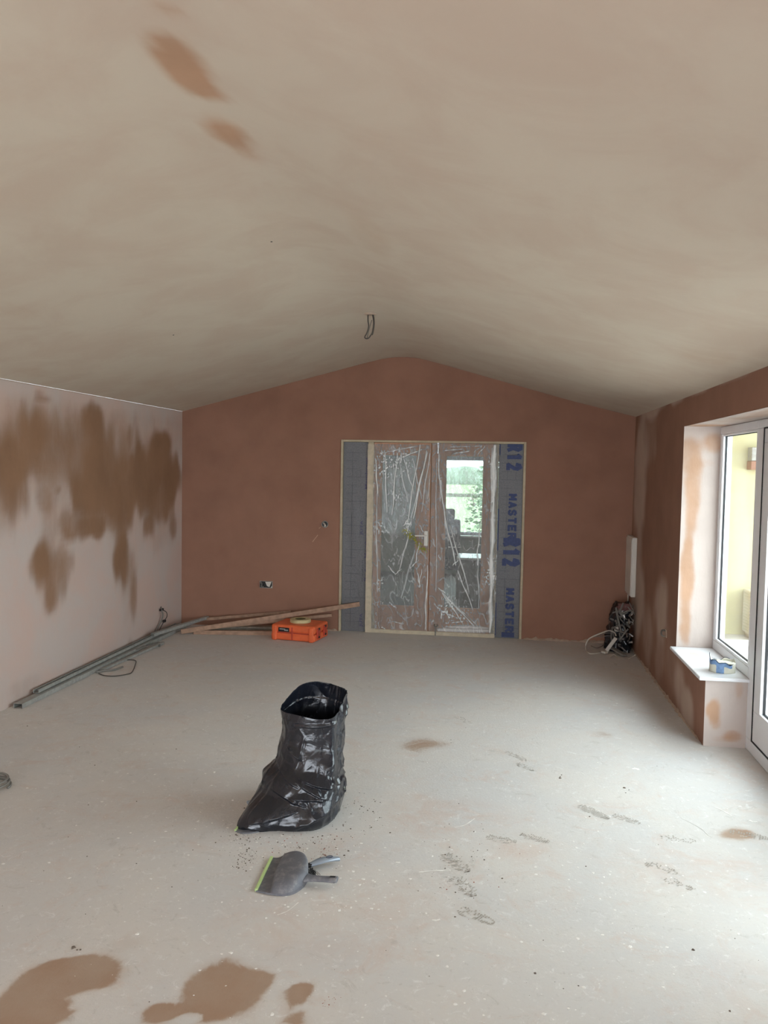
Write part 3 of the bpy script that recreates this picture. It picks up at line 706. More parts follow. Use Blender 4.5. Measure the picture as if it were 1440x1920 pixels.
sheet(-1.268, -.69, .045, 1.935, [
    (788, 832, 762, 990, .012, .010), (800, 845, 775, 972, .012, .012), (806, 850, 790, 960, .008, .007), (771, 970, 801, 848, .008, .012), (704, 860, 708, 925, .010, .012),
    (706, 880, 707, 1110, .008, .005), (735, 965, 745, 850, .010, .010), (722, 850, 725, 960, .012, .008), (748, 860, 790, 843, .010, .011), (712, 850, 794, 834, .010, .008),
    (757, 985, 765, 975, .014, .016), (762, 1000, 770, 978, .010, .016), (802, 1060, 797, 1180, .007, .012), (800, 1100, 797, 1170, .006, .010), (783, 1075, 787, 1100, .006, .012), (791, 1068, 785, 1101, .005, .009),
    (728, 1061, 741, 1077, .010, .010), (742, 1076, 752, 1067, .008, .016), (769, 1065, 785, 1050, .010, .006), (730, 1130, 742, 1140, .006, .012), (735, 1165, 756, 1170, .008, .008), (716, 1176, 730, 1184, .008, .010),
    (766, 1005, 748, 1070, .02, .005), (774, 860, 790, 935, .014, .006), (757, 860, 776, 925, .016, .006), (747, 860, 764, 940, .014, .005), (786, 1018, 779, 1055, .006, .010), (752, 1120, 778, 1030, .03, .003), (758, 990, 778, 1010, .01, .006),
    (802, 935, 810, 862, .006, .005), (787, 985, 795, 1000, .006, .010)],
    'clear crumpled plastic sheet over the left door leaf', 3.0, [(722, 875, .14, 1.0), (750, 865, .16, .7), (740, 935, .13, .5), (712, 990, .08, .5), (765, 980, .05, .8), (712, 1095, .07, .5)])
sheet(-.676, -.004, .045, 1.950, [(822, 1181, 915, 1183, .10, .005), (850, 1174, 915, 1178, .06, .004), (927, 836, 925, 940, .060, .012), (925, 935, 923, 1040, .05, .010), (922, 1020, 921, 1120, .058, .012), (921, 1105, 919, 1185, .05, .010), (929, 850, 928, 900, .012, .014), (921, 1035, 924, 1064, .016, .016), (920, 1096, 923, 1110, .014, .016), (860, 905, 905, 940, .03, .003), (896, 1020, 901, 1022, .012, .012), 
    (832, 960, 855, 1060, .010, .010), (843, 985, 880, 1110, .012, .007), (858, 1070, 887, 1143, .005, .011), (830, 1112, 890, 1175, .010, .011), (835, 1118, 862, 1160, .010, .010), (826, 1108, 870, 1172, .008, .008), (840, 1122, 895, 1173, .006, .008),
    (902, 975, 895, 1035, .010, .010), (895, 1028, 896, 1060, .012, .010), (896, 1050, 898, 1140, .006, .006), (822, 850, 826, 940, .008, .009), (826, 900, 836, 990, .009, .008), (818, 860, 818, 1110, .006, .005), (922, 840, 921, 960, .016, .008),
    (921, 950, 920, 1180, .020, .006), (920, 1130, 921, 1140, .014, .010), (830, 845, 870, 842, .010, .009), (850, 850, 880, 846, .010, .010), (838, 838, 905, 836, .007, .006), (895, 853, 910, 836, .008, .008), (888, 848, 905, 835, .006, .006),
    (836, 1150, 860, 1160, .008, .010), (845, 1168, 870, 1165, .008, .012), (833, 1140, 842, 1160, .008, .009), (885, 925, 888, 950, .012, .009), (880, 920, 889, 925, .010, .008), (822, 1040, 826, 1050, .006, .012), (838, 1026, 865, 1026, .006, .008),
    (848, 1060, 860, 1050, .008, .010), (821, 1102, 835, 1112, .014, .008), (812, 1130, 830, 1148, .006, .008), (815, 1025, 812, 1010, .005, .008), (800, 870, 822, 840, .004, .004), (835, 1175, 900, 1178, .018, .008)],
    'clear crumpled plastic sheet over the right door leaf', 11.0, [(887, 935, .12, .9), (840, 1145, .14, .8), (921, 1080, .10, 1.0), (921, 1050, .06, 1.0), (880, 890, .10, .35), (870, 1155, .12, .5), (850, 1010, .08, .4), (921, 870, .08, .6), (828, 890, .05, .6)])

# crumpled yellow-green tape round the handle
yt = MB(); rr_ = random.Random(4)
pth = [(757, 994), (768, 1001), (772, 1008), (780, 1014), (786, 1022), (792, 1030), (798, 1032)]
for k in range(70):
    i = rr_.randrange(len(pth) - 1); f_ = rr_.random(); xx = pth[i][0] + (pth[i + 1][0] - pth[i][0]) * f_ + rr_.gauss(0, 3.0); yy = pth[i][1] + (pth[i + 1][1] - pth[i][1]) * f_ + rr_.gauss(0, 2.6)
    p = px(xx, yy, 1, YB - .065 - rr_.random() * .02); a = rr_.random() * PI; L = rr_.uniform(.012, .03); d = Vector((math.cos(a), rr_.uniform(-.3, .3), math.sin(a))).normalized()
    yt.beam(p - d * L / 2, p + d * L / 2, rr_.uniform(.004, .010), .0015, upv=(rr_.uniform(-.4, .4), 1, rr_.uniform(-.4, .4)))
o = yt.build('crumpled_tape', M['yellow_tape']); tag(o, 'crumpled yellow-green tape bunched around the door handle', 'tape')

# ------------------------------------------------------------------ the room and garden seen through the doors
KX0, KX1, KY = -3.2, 1.5, 13.3
m = MB(); m.box(KX0, KX1, YB + .14, KY + .2, -.2, -.002); o = m.build('floor_beyond', M['kitchen_floor']); tag(o, 'dark floor of the room beyond the doors', 'floor', kind='structure')
m = MB(); m.box(KX0, KX1, YB + .14, KY + .2, 2.4, 2.5); o = m.build('ceiling_beyond', M['kitchen_ceiling']); tag(o, 'white ceiling of the room beyond the doors', 'ceiling', kind='structure')
WX0, WX1, WZ0, WZ1 = -.98, .55, .63, 1.88
m = MB(); m.box(KX0 - .1, KX0, YB + .14, KY + .2, 0, 2.4); m.box(KX1, KX1 + .1, YB + .14, KY + .2, 0, 2.4)
m.box(KX0, WX0, KY, KY + .2, 0, 2.4); m.box(WX1, KX1, KY, KY + .2, 0, 2.4); m.box(WX0, WX1, KY, KY + .2, 0, WZ0); m.box(WX0, WX1, KY, KY + .2, WZ1, 2.4)
m.box(KX0, XL + .2, YB + .1, YB + .16, 0, 2.4)
o = m.build('wall_beyond', M['kitchen_wall']); tag(o, 'grey-green walls of the room beyond the doors', 'wall', kind='structure')
r = thing('window_4', (WX0, KY, WZ0), 'window of the room beyond the doors looking on a green field', 'window', kind='structure')
m = MB()
m.box(WX0, WX0 + .04, KY + .04, KY + .1, WZ0, WZ1); m.box(WX1 - .04, WX1, KY + .04, KY + .1, WZ0, WZ1); m.box(WX0, WX1, KY + .04, KY + .1, WZ1 - .05, WZ1); m.box(WX0, WX1, KY + .04, KY + .1, WZ0, WZ0 + .05)
m.build('window_frame', M['far_roof'], r)
m = MB(); m.box(WX0 - .03, WX1 + .03, KY - .12, KY + .04, WZ0 - .03, WZ0); m.build('window_sill', M['pale_top'], r)
m = MB(); m.box(WX0, WX1, KY + .068, KY + .072, WZ0, WZ1); m.build('glass_pane', M['window_glass'], r)
# high-backed chair
ch = thing('high_back_chair', (-.66, 10.9, 0), 'dark blue high-backed chair seen through the right door', 'chair')
m = MB(); m.box(-.90, -.48, 10.7, 11.12, .38, .48); m.build('seat', M['navy_fabric'], ch, bevel=.03)
m = MB(); m.box(-.76, -.50, 11.06, 11.15, .46, 1.02); m.build('backrest', M['navy_fabric'], ch, bevel=.03)
m = MB(); m.box(-.72, -.58, 11.05, 11.16, 1.0, 1.16); m.build('headrest', M['navy_fabric'], ch, bevel=.03)
for a in (-.87, -.51):
    for b_ in (10.73, 11.09): m = MB(); m.box(a - .015, a + .015, b_ - .015, b_ + .015, 0, .39); m.build('leg', M['dark_unit'], ch)
cb = thing('low_cabinet', (-.25, 10.2, 0), 'dark low cabinet with pale top seen through the right door', 'cabinet')
m = MB(); m.box(-.47, .25, 10.0, 10.5, 0, .60); m.build('cabinet_body', M['dark_unit'], cb)
m = MB(); m.box(-.49, .27, 9.97, 10.52, .60, .625); m.build('cabinet_top', M['pale_top'], cb)
m = MB(); m.box(-.68, -.40, 9.3, 9.42, 0, .07)
o = m.build('white_box', M['pale_top'], bevel=.006); tag(o, 'low white box on the floor beyond the right door', 'box')
# garden
m = MB(); m.box(-60, 60, 14, 160, -1.2, -.6); o = m.build('field', M['grass']); tag(o, 'green field beyond the far window', 'field', kind='structure')
m = MB()
P = []
for k in range(121):
    x_ = -60 + k; h_ = 1.9 + .5 * mn.noise(Vector((k * .3, 0, 0))); P.append([(x_, 120, -.6), (x_, 119.6, h_ * .6), (x_, 120.5, h_)])
m.grid(P); o = m.build('far_hedge', M['hedge_far'], smooth=True); tag(o, 'pale grey distant hedge line across the field', 'hedge')
fn_ = thing('field_fence', (0, 25, -.6), 'dark rail fence between the far window and the field', 'fence')
m = MB(); m.box(-6, 6, 25, 25.04, .84, .95); m.build('rail', M['dark_rail'], fn_)
for k in range(7):
    m = MB(); m.box(-6 + 2 * k - .04, -6 + 2 * k + .04, 25.04, 25.12, -.6, 1.0); m.build('post', M['dark_rail'], fn_)
bsh = thing('bush', (-.1, 18, -.6), 'dark green bush outside the far window', 'bush')
rb = random.Random(5); m = MB()
for k in range(1500):
    a = rb.random() * 2 * PI; zz = rb.random(); rad = .62 * math.sin(PI * (.18 + .75 * zz)) ** .7 * (rb.random() ** .35)
    p = Vector((-.02 + rad * math.cos(a) * (1 + .2 * math.sin(3 * a)), 18 + rad * math.sin(a), -.5 + 2.5 * zz)); n_ = Vector((rb.uniform(-1, 1), rb.uniform(-1, 1), rb.uniform(-1, 1))).normalized()
    u = n_.cross(Vector((0, 0, 1))).normalized(); v = n_.cross(u); s = rb.uniform(.04, .09)
    m.add([p - u * s, p - v * s * .5, p + u * s, p + v * s * .5], [(0, 1, 2, 3)])
o = m.build('foliage', M['bush_leaf'], bsh, fix=False); o['kind'] = 'stuff'
m = MB(); m.tube([(-.02, 18, -.6), (0, 18, .3), (.03, 18, 1.2)], [.05, .04, .02], 8); m.build('trunk', M['dark_rail'], bsh)


# ------------------------------------------------------------------ black refuse sack standing open
# rings, bottom to top: centre x, centre y, half width, half depth, z, turn
RG = [(-.935, 3.90, .185, .225, .000), (-.935, 3.90, .205, .245, .012), (-.930, 3.90, .208, .25, .05), (-.922, 3.905, .205, .24, .09), (-.912, 3.91, .195, .22, .13), (-.905, 3.915, .180, .20, .18), (-.898, 3.92, .170, .18, .22),
      (-.888, 3.93, .155, .165, .27), (-.888, 3.94, .150, .155, .31), (-.884, 3.945, .148, .15, .35), (-.880, 3.95, .143, .148, .40), (-.884, 3.955, .142, .15, .44), (-.886, 3.96, .143, .152, .48), (-.886, 3.96, .143, .152, .515)]
NTH = 260; NR = 210
def ring_at(t_):
    f_ = t_ * (len(RG) - 1); i = min(int(f_), len(RG) - 2); k = f_ - i; k = k * k * (3 - 2 * k) * .5 + k * .5
    return [RG[i][q] + (RG[i + 1][q] - RG[i][q]) * k for q in range(5)]
def XZ(x, y): q = px(x, y, 1, 3.73); return q.x, q.z
FOLDS = []
for (xa, ya, xb, yb, w_, amp) in [(560, 1461, 632, 1488, .045, .022), (555, 1466, 612, 1500, .028, .014), (552, 1492, 610, 1500, .030, .012), (512, 1480, 578, 1508, .050, .016), (497, 1440, 560, 1475, .045, .014),
      (528, 1412, 560, 1432, .030, .018), (545, 1372, 640, 1370, .020, .006), (480, 1530, 560, 1515, .035, .012), (470, 1535, 510, 1548, .03, .012), (560, 1545, 640, 1510, .04, .008), (556, 1432, 564, 1392, .02, .007), (628, 1400, 640, 1470, .025, .010), (622, 1350, 636, 1410, .02, .010), (540, 1335, 560, 1352, .02, .012)]:
    (x0_, z0_), (x1_, z1_) = XZ(xa, ya), XZ(xb, yb); FOLDS.append((x0_, z0_, x1_, z1_, w_, amp))
def folds(x, z):
    r = 0
    for (x0_, z0_, x1_, z1_, w_, amp) in FOLDS:
        dx, dz = x1_ - x0_, z1_ - z0_; L = math.hypot(dx, dz); t_ = ((x - x0_) * dx + (z - z0_) * dz) / L / L
        if t_ < -.05 or t_ > 1.05: continue
        e_ = math.sin(PI * max(0, min(1, t_ * .9 + .05))) ** .6
        d = ((x - x0_) * -dz + (z - z0_) * dx) / L          # above the line is positive for left to right lines
        if dx < 0: d = -d
        w2 = w_ * e_
        if 0 <= d < w2: r += amp * e_ * (1 - d / w2)
        elif -w2 * .22 < d < 0: r += amp * e_ * (1 + d / (w2 * .22))
    return r
rows = []
for j in range(NR):
    t_ = j / (NR - 1); cx_, cy_, hw, hd, z = [sum(v) / 7 for v in zip(*[ring_at(min(1, max(0, t_ + q * .018))) for q in range(-3, 4)])]; cy_ = cy_; row = []
    for k in range(NTH):
        a = 2 * PI * k / NTH; ca, sa = math.cos(a), math.sin(a)
        ex = .82 + .1 * t_
        x_ = cx_ + hw * math.copysign(abs(ca) ** ex, ca); y_ = cy_ + hd * math.copysign(abs(sa) ** ex, sa); zz = z
        # tail corner lying to the front left at the foot
        tail = max(0, math.cos(a - 3.95)) ** 9 * max(0, 1 - z / .14) ** 1.2
        x_ += -.095 * tail; y_ += -.075 * tail
        side = max(0, math.cos(a - PI)) ** 3
        x_ -= side * .026 * max(0, 1 - abs(z - .20) / .2)
        # mouth: back and right stand higher, left corner pinched out
        top = max(0, (t_ - .80) / .20)
        zz += top * (.036 + .052 * math.sin(a) + .004 * math.cos(a) - .020 * max(0, math.cos(a - PI)) ** 4 + .012 * math.sin(3 * a + 1))
        x_ += -top * .022 * max(0, math.cos(a - PI)) ** 6
        x_ += top * .022 * (.4 + max(0, math.sin(a)))
        # folds
        n1 = mn.noise(Vector((ca * 1.6, sa * 1.6, z * 5.5))); rdg = 1 - abs(mn.noise(Vector((ca * 2.6 + z * 6, sa * 2.6, z * 9 + 4)))) * 4
        n2 = 1 - abs(mn.noise(Vector((ca * 5 - z * 8, sa * 5, z * 10 + 9)))) * 4
        foot = min(1, z / .05)
        calm = 1 - .80 * min(1, max(0, (z - .20) / .1)) * (.4 + .6 * max(0, -sa))
        dsp = (.018 * n1 + .008 * max(0, rdg) + .003 * max(0, n2)) * (.25 + .75 * foot) * calm
        if sa < .35: dsp += folds(x_ + ca * .01, z)
        # sagging belt folds
        dsp += .013 * math.sin(z * 46 + 2.2 * math.sin(a + .8) + 1.0) * max(0, 1 - abs(z - .22) / .17) * (.5 + .5 * math.cos(a - 4.0))
        # hem near the mouth
        dsp += .006 * (1 if t_ > .90 else 0) * (1 - top)
        x_ += ca * dsp; y_ += sa * dsp
        # corner crease from mouth down the right front
        cre = max(0, math.cos(a + .75)) ** 30; x_ += .014 * cre * min(1, z / .2); y_ -= .014 * cre * min(1, z / .2)
        if z < .02: zz = max(.001, zz)
        row.append((x_, y_, max(.001, zz)))
    rows.append(row)
# inner lip, folding back inside a little at the mouth
last = rows[-1]; cxm = sum(p[0] for p in last) / NTH; cym = sum(p[1] for p in last) / NTH
m = MB(); m.grid(rows, close_u=True)
m.grid([[(p[0], p[1], .001) for p in rows[0]], [(cxm - .04 + (p[0] - cxm) * .02, cym + (p[1] - cym) * .02, .001) for p in rows[0]]], close_u=True)
sack = m.build('refuse_sack', M['black_sack'], smooth=True, fix=True)
sm_ = sack.modifiers.new('thick', 'SOLIDIFY'); sm_.thickness = .0015; sm_.offset = -1
tag(sack, 'black plastic refuse sack standing open on the bare floor', 'refuse sack')

# ------------------------------------------------------------------ dustpans and brush
def dustpan(name, A, B, hA, hB, label, group=None, hs=.05):
    """A: far side outline, B: near side outline (lip -> back), floor points; hA/hB handle"""
    r = thing(name, (A[0].x, A[0].y, 0), label, 'dustpan', group)
    def samp(L, t_):
        L = L; n = len(L) - 1; f_ = t_ * n; i = min(int(f_), n - 1); k = f_ - i
        q = [L[max(i - 1, 0)], L[i], L[i + 1], L[min(i + 2, n)]]
        return .5 * ((2 * q[1]) + (q[2] - q[0]) * k + (2 * q[0] - 5 * q[1] + 4 * q[2] - q[3]) * k * k + (3 * q[1] - q[0] - 3 * q[2] + q[3]) * k ** 3)
    P = []; NS, NW = 46, 34
    for i in range(NS):
        s_ = i / (NS - 1); a = samp(A, s_); b_ = samp(B, s_); row = []
        for j in range(NW):
            w_ = j / (NW - 1); p = a.lerp(b_, w_); e_ = 1 - abs(2 * w_ - 1) ** 5
            step = max(0, min(1, (s_ - .19 - .05 * abs(2 * w_ - 1)) / .03)); q_ = min(1, max(0, (s_ - .19) / .81)); dome = max(0, 1 - q_ ** 5) ** .8 * step
            h_ = .006 + s_ * .012 + step * .006 * e_ ** .5 + hs * (.30 + .50 * math.sin(PI * min(1, q_ * 1.1) * .5)) * dome * e_ ** .8
            row.append((p.x, p.y, h_))
        P.append(row)
    m = MB(); m.grid(P)
    edge = [P[i][0] for i in range(NS)] + P[-1][1:] + [P[i][-1] for i in range(NS - 2, -1, -1)]
    m.grid([edge, [(p[0], p[1], .001) for p in edge]])
    m.build('pan', M['dusty_grey_plastic'], r, smooth=True)
    m = MB(); a, b_ = A[0], B[0]; m.beam(Vector((a.x, a.y, .007)), Vector((b_.x, b_.y, .007)), .013, .012)
    lab(m.build('lip', M['lime_rubber'], r, bevel=.003), 'lime green rubber lip')
    # handle: flattened tapering grip with a hanging slot
    d = (hB - hA); L = d.length; d.normalize(); sd = Vector((-d.y, d.x, 0)); m = MB(); RW = []
    for k in range(22):
        s_ = k / 21; w_ = .024 - .004 * math.sin(PI * s_) if s_ > .12 else .034 - .083 * s_; zc_ = .026 + .012 * s_; hh_ = .010
        if k == 21: w_ *= .8
        c_ = hA + d * L * s_; RW.append([c_ + sd * w_ * math.cos(q * PI / 6) + Vector((0, 0, zc_ + hh_ * math.sin(q * PI / 6))) for q in range(12)])
    m.grid(RW, close_u=True); m.add(RW[-1], [tuple(range(12))]); m.build('handle', M['dusty_grey_plastic'], r, smooth=True)
    c_ = hA + d * L * .86; m = MB(); m.beam(c_ - d * .012 + Vector((0, 0, .0475)), c_ + d * .012 + Vector((0, 0, .0495)), .010, .003); m.build('hanging_slot', M['black_plastic'], r, bevel=.002)
    return r
G = lambda x, y, z=.012: Vector((px(x, y, 2, z).x, px(x, y, 2, z).y, 0))
A_ = [G(509.5, 1605), G(522, 1606), G(533, 1602), G(546, 1599.5), G(558, 1600), G(569, 1606), G(575, 1615), G(578, 1626), G(578, 1640)]
B_ = [G(480, 1667), G(494, 1670.5), G(508, 1673.5), G(522, 1675), G(536, 1675), G(550, 1672), G(562, 1665), G(571, 1657), G(577, 1648)]
dp = dustpan('dustpan', A_, B_, G(574, 1649, .02), G(632, 1651, .035), 'dusty grey dustpan with lime green lip lying in front of the sack')
# brush tucked against the pan
bh = thing('hand_brush', tuple(G(580, 1618)), 'silver-handled hand brush tucked beside the grey dustpan', 'brush')
a, b_ = G(581, 1619, .03), G(636, 1607, .03); d = (b_ - a); L = d.length; d.normalize(); sd = Vector((-d.y, d.x, 0)); RW = []
for k in range(26):
    s_ = k / 25; w_ = .010 + .015 * math.sin(PI * min(1, s_ * 1.02)) ** .8 * (1 - .35 * s_); c_ = a + d * L * s_; zz = .022 + .010 * math.sin(PI * s_)
    RW.append([c_ + sd * w_ * math.cos(q * PI / 7) + Vector((0, 0, zz + .009 * math.sin(q * PI / 7))) for q in range(14)])
m = MB(); m.grid(RW, close_u=True); m.add(RW[0], [tuple(range(13, -1, -1))]); m.add(RW[-1], [tuple(range(14))]); m.build('handle', M['silver_plastic'], bh, smooth=True)
c_ = a + d * L * .66; m = MB()
m.tube([c_ + d * .014 * math.cos(q * PI / 10) + sd * .009 * math.sin(q * PI / 10) + Vector((0, 0, .0405)) for q in range(21)], .0016, 6); m.build('handle_ring', M['carton_ink'], bh, smooth=True)
m = MB(); st = a - d * .035
m.beam(st + Vector((0, 0, .02)) , a + d * .012 + Vector((0, 0, .024)), .022, .014); m.build('neck', M['black_plastic'], bh, bevel=.004)
m = MB(); rb2 = random.Random(3)
for k in range(70):
    q = a - d * rb2.uniform(-.008, .03) - sd * rb2.uniform(.008, .055); q.z = .018; m.tube([q, q + Vector((rb2.uniform(-.012, .02), rb2.uniform(-.015, .005), -.016))], .0011, 4)
o = m.build('bristles', M['black_plastic'], bh); o['kind'] = 'stuff'
# second dustpan half under the sack
A2 = [G(465, 1528, .008), G(476, 1527), G(488, 1528), G(500, 1532), G(508, 1540)]
B2 = [G(441, 1558, .004), G(452, 1559), G(470, 1559), G(486, 1556), G(498, 1550)]
r2 = thing('dustpan', tuple(A2[0]), 'grey dustpan mostly hidden under the foot of the black sack', 'dustpan')
m = MB(); P = []
for i in range(12):
    s_ = i / 11; k = s_ * 4; q = min(int(k), 3); a = A2[q].lerp(A2[q + 1], k - q); b_ = B2[q].lerp(B2[q + 1], k - q)
    P.append([(a.lerp(b_, j / 8).x, a.lerp(b_, j / 8).y, .0045 + .003 * s_) for j in range(9)])
m.grid(P); edge = [p[0] for p in P] + P[-1][1:] + [p[-1] for p in P[-2::-1]]; m.grid([edge, [(p[0], p[1], .001) for p in edge]]); m.build('pan', M['dusty_grey_plastic'], r2, smooth=False)
m = MB(); m.beam(Vector((A2[0].x, A2[0].y, .014)), Vector((B2[0].x, B2[0].y, .006)), .010, .010); lab(m.build('lip', M['lime_rubber'], r2, bevel=.002), 'lime green rubber lip')
m = MB(); a, b_ = G(464, 1506, .02), G(500, 1498, .02); m.beam(a + Vector((0, 0, .02)), b_ + Vector((0, 0, .02)), .034, .016)
lab(m.build('handle', M['silver_plastic'], r2, bevel=.006), 'grey-blue handle end poking out behind the sack')

# ------------------------------------------------------------------ metal channels lying along the left wall
def channel(name, a, b_, w_, h_, label, flip=False, t_=.002):
    a, b_ = Vector(a), Vector(b_); m = MB()
    m.beam(a, b_, w_, t_, off=(0, h_ / 2 if not flip else -h_ / 2))
    m.beam(a, b_, t_, h_, off=(-w_ / 2, 0)); m.beam(a, b_, t_, h_, off=(w_ / 2, 0))
    k = -1 if not flip else 1
    m.beam(a, b_, .007, t_, off=(-w_ / 2 + .004, k * h_ / 2)); m.beam(a, b_, .007, t_, off=(w_ / 2 - .004, k * h_ / 2))
    o = m.build(name, M['galvanised']); tag(o, label, 'metal channel', 'metal channels along the left wall'); return o
channel('metal_channel', (-3.235, 5.20, .018), (-3.205, 8.25, .020), .062, .032, 'longest grey metal channel lying on the floor against the left wall')
channel('metal_channel', (-3.252, 5.45, .052), (-3.235, 8.05, .056), .040, .022, 'narrow grey metal channel resting on top of the longest one', flip=True)
channel('metal_channel', (-3.17, 6.25, .012), (-3.10, 7.35, .012), .030, .018, 'short grey metal channel lying room side of the longest one')
channel('metal_channel', (-3.20, 7.35, .085), (-2.99, 8.24, .10), .040, .026, 'grey metal channel in the left corner, far end crossing the battens')
def wire(name, pts, r_, mat, label, cat='cable', group=None, k=8):
    m = MB(); m.tube(smooth_path(pts, k), r_, 8); o = m.build(name, mat, smooth=True); tag(o, label, cat, group); return o
def FL(x, y, z=.006): p = px(x, y, 2, 0); return Vector((p.x, p.y, z))
wire('floor_cable', [FL(222, 1246), FL(238, 1239), FL(254, 1240), FL(253, 1250, .01), FL(247, 1262), FL(236, 1266), FL(215, 1269), FL(196, 1268), FL(185, 1264)], .004, M['cable_dark'], 'thin dark cable loop on the floor beside the metal channels')
wire('floor_cable', [FL(180, 1263, .012), FL(196, 1260, .012), FL(214, 1258, .01), FL(230, 1252, .008)], .008, M['cable_grey'], 'pale grey cable stub poking from under the metal channels')
wire('floor_cable', [FL(238, 1228, .03), FL(262, 1222, .03), FL(284, 1215, .03), FL(298, 1209, .02), FL(300, 1214, .01)], .007, M['cable_grey'], 'short bent grey cable end beyond the cable loop')
# cable drop on the left wall
def LW(x, y, off=.012): p = px(x, y, 0, XL + off); return p
wc = thing('wall_cable', tuple(LW(304, 1142)), 'twin grey cable hanging from a hole low in the left wall', 'cable')
m = MB(); m.tube(smooth_path([LW(302, 1138, .0), LW(303, 1144, .03), LW(305, 1155, .03), LW(298, 1172, .02), LW(291, 1186, .02), LW(287, 1200, .02)]), .007, 8); m.build('cable_run', M['cable_grey'], wc, smooth=True)
m = MB(); m.tube(smooth_path([LW(304, 1143, .02), LW(312, 1148, .05), LW(313, 1156, .05), LW(308, 1164, .04), LW(297, 1185, .03), LW(292, 1200, .02)]), .004, 8); m.build('cable_run', M['cable_dark'], wc, smooth=True)
m = MB(); p = LW(308, 1164, .04); m.box(p.x - .012, p.x + .012, p.y - .02, p.y + .02, p.z - .015, p.z + .01); p = LW(303, 1143, .02); m.box(p.x - .012, p.x + .012, p.y - .03, p.y + .03, p.z - .012, p.z + .01); m.build('connector', M['black_plastic'], wc, bevel=.003)['kind'] = 'stuff'

# ------------------------------------------------------------------ timber battens against the back wall
def batten(a, b_, w_, h_, mat, label):
    m = MB(); m.beam(a, b_, w_, h_); o = m.build('timber_batten', mat, bevel=.002); tag(o, label, 'timber batten', 'timber battens by the back wall'); return o
batten((-3.10, 7.80, .030), (-1.382, 8.27, .300), .018, .046, M['batten_wood'], 'longest wooden batten leaning over the orange case toward the doors')
batten((-3.04, 7.86, .040), (-1.66, 8.22, .185), .040, .030, M['batten_wood'], 'wooden batten just in front of the longest one and ending before the doors')
batten((-3.02, 8.20, .085), (-2.11, 8.30, .182), .020, .030, M['batten_wood'], 'thin wooden batten behind, ending above the orange case')
batten((-2.99, 7.86, .020), (-2.16, 8.0, .020), .045, .040, M['batten_wood'], 'front wooden batten lying on the floor left of the orange case')
batten((-2.90, 8.02, .022), (-2.10, 8.17, .022), .045, .044, M['batten_wood_grey'], 'rear wooden batten lying on the floor behind the orange case')
batten((-2.93, 7.98, .054), (-2.12, 8.15, .054), .09, .014, M['batten_wood_grey'], 'wide thin wooden board on top of the two floor battens')

# ------------------------------------------------------------------ orange tool case with a roll of tape
cs = thing('tool_case', (-1.95, 7.85, 0), 'orange plastic tool case lying flat under the battens', 'tool case')
p0, p1 = FL(508, 1199), FL(590, 1206)
ux = (p1 - p0); ux.z = 0; LW_ = ux.length; ux.normalize(); uy = Vector((-ux.y, ux.x, 0)); CM = Matrix(((ux.x, uy.x, 0, p0.x), (ux.y, uy.y, 0, p0.y), (0, 0, 1, 0), (0, 0, 0, 1)))
CD, CH = .36, .155
m = MB(); m.box(0, LW_, 0, CD, .004, .074, 0, CM); m.build('lower_shell', M['orange_plastic'], cs, bevel=.016)
m = MB(); m.box(0, LW_, 0, CD, .078, CH, 0, CM); m.build('upper_shell', M['orange_plastic'], cs, bevel=.020)
m = MB(); m.box(.012, LW_ - .012, .008, CD - .01, .07, .082, 0, CM); m.build('seam', M['orange_red_plastic'], cs)
for k, xa in enumerate((.012, LW_ - .062)):
    m = MB(); m.box(xa, xa + .05, -.012, .03, .0, CH - .01, 0, CM); m.build('corner_guard', M['orange_plastic'], cs, bevel=.012)
m = MB(); m.box(LW_ * .47, LW_ * .50, -.004, .004, .012, CH - .02, 0, CM); m.build('front_rib', M['orange_red_plastic'], cs)
m = MB(); m.box(LW_ * .17, LW_ * .42, -.004, .003, .086, .128, 0, CM); m.build('label_plate', M['black_plastic'], cs, bevel=.003)
m = MB(); m.box(LW_ * .20, LW_ * .33, -.006, -.003, .108, .118, 0, CM); m.box(LW_ * .31, LW_ * .395, -.006, -.003, .098, .110, 0, CM); m.build('label_print', M['grey_print'], cs)['kind'] = 'stuff'
for ya in (.05, .22):
    m = MB(); m.box(LW_ - .004, LW_ + .012, ya, ya + .07, .03, .13, 0, CM); m.build('latch', M['orange_red_plastic'], cs, bevel=.004)
    for zz in (.035, .115): m = MB(); m.box(LW_ + .006, LW_ + .018, ya + .02, ya + .045, zz, zz + .018, 0, CM); m.build('latch_hinge', M['black_plastic'], cs)
tc = CM @ Vector((LW_ * .50, .19, CH + .001))
tr_ = thing('tape_roll', tuple(tc), 'roll of cream tape lying on the orange tool case', 'tape roll')
m = MB(); m.lathe(tc, [(.052, .0), (.10, .0), (.103, .004), (.103, .028), (.10, .032), (.052, .032), (.052, 0)], 40); m.build('tape_winding', M['tape_cream'], tr_, smooth=False)
m = MB(); m.lathe(tc, [(.046, .001), (.0515, .001), (.0515, .033), (.046, .033), (.046, .001)], 32); m.build('core', M['tape_core'], tr_)

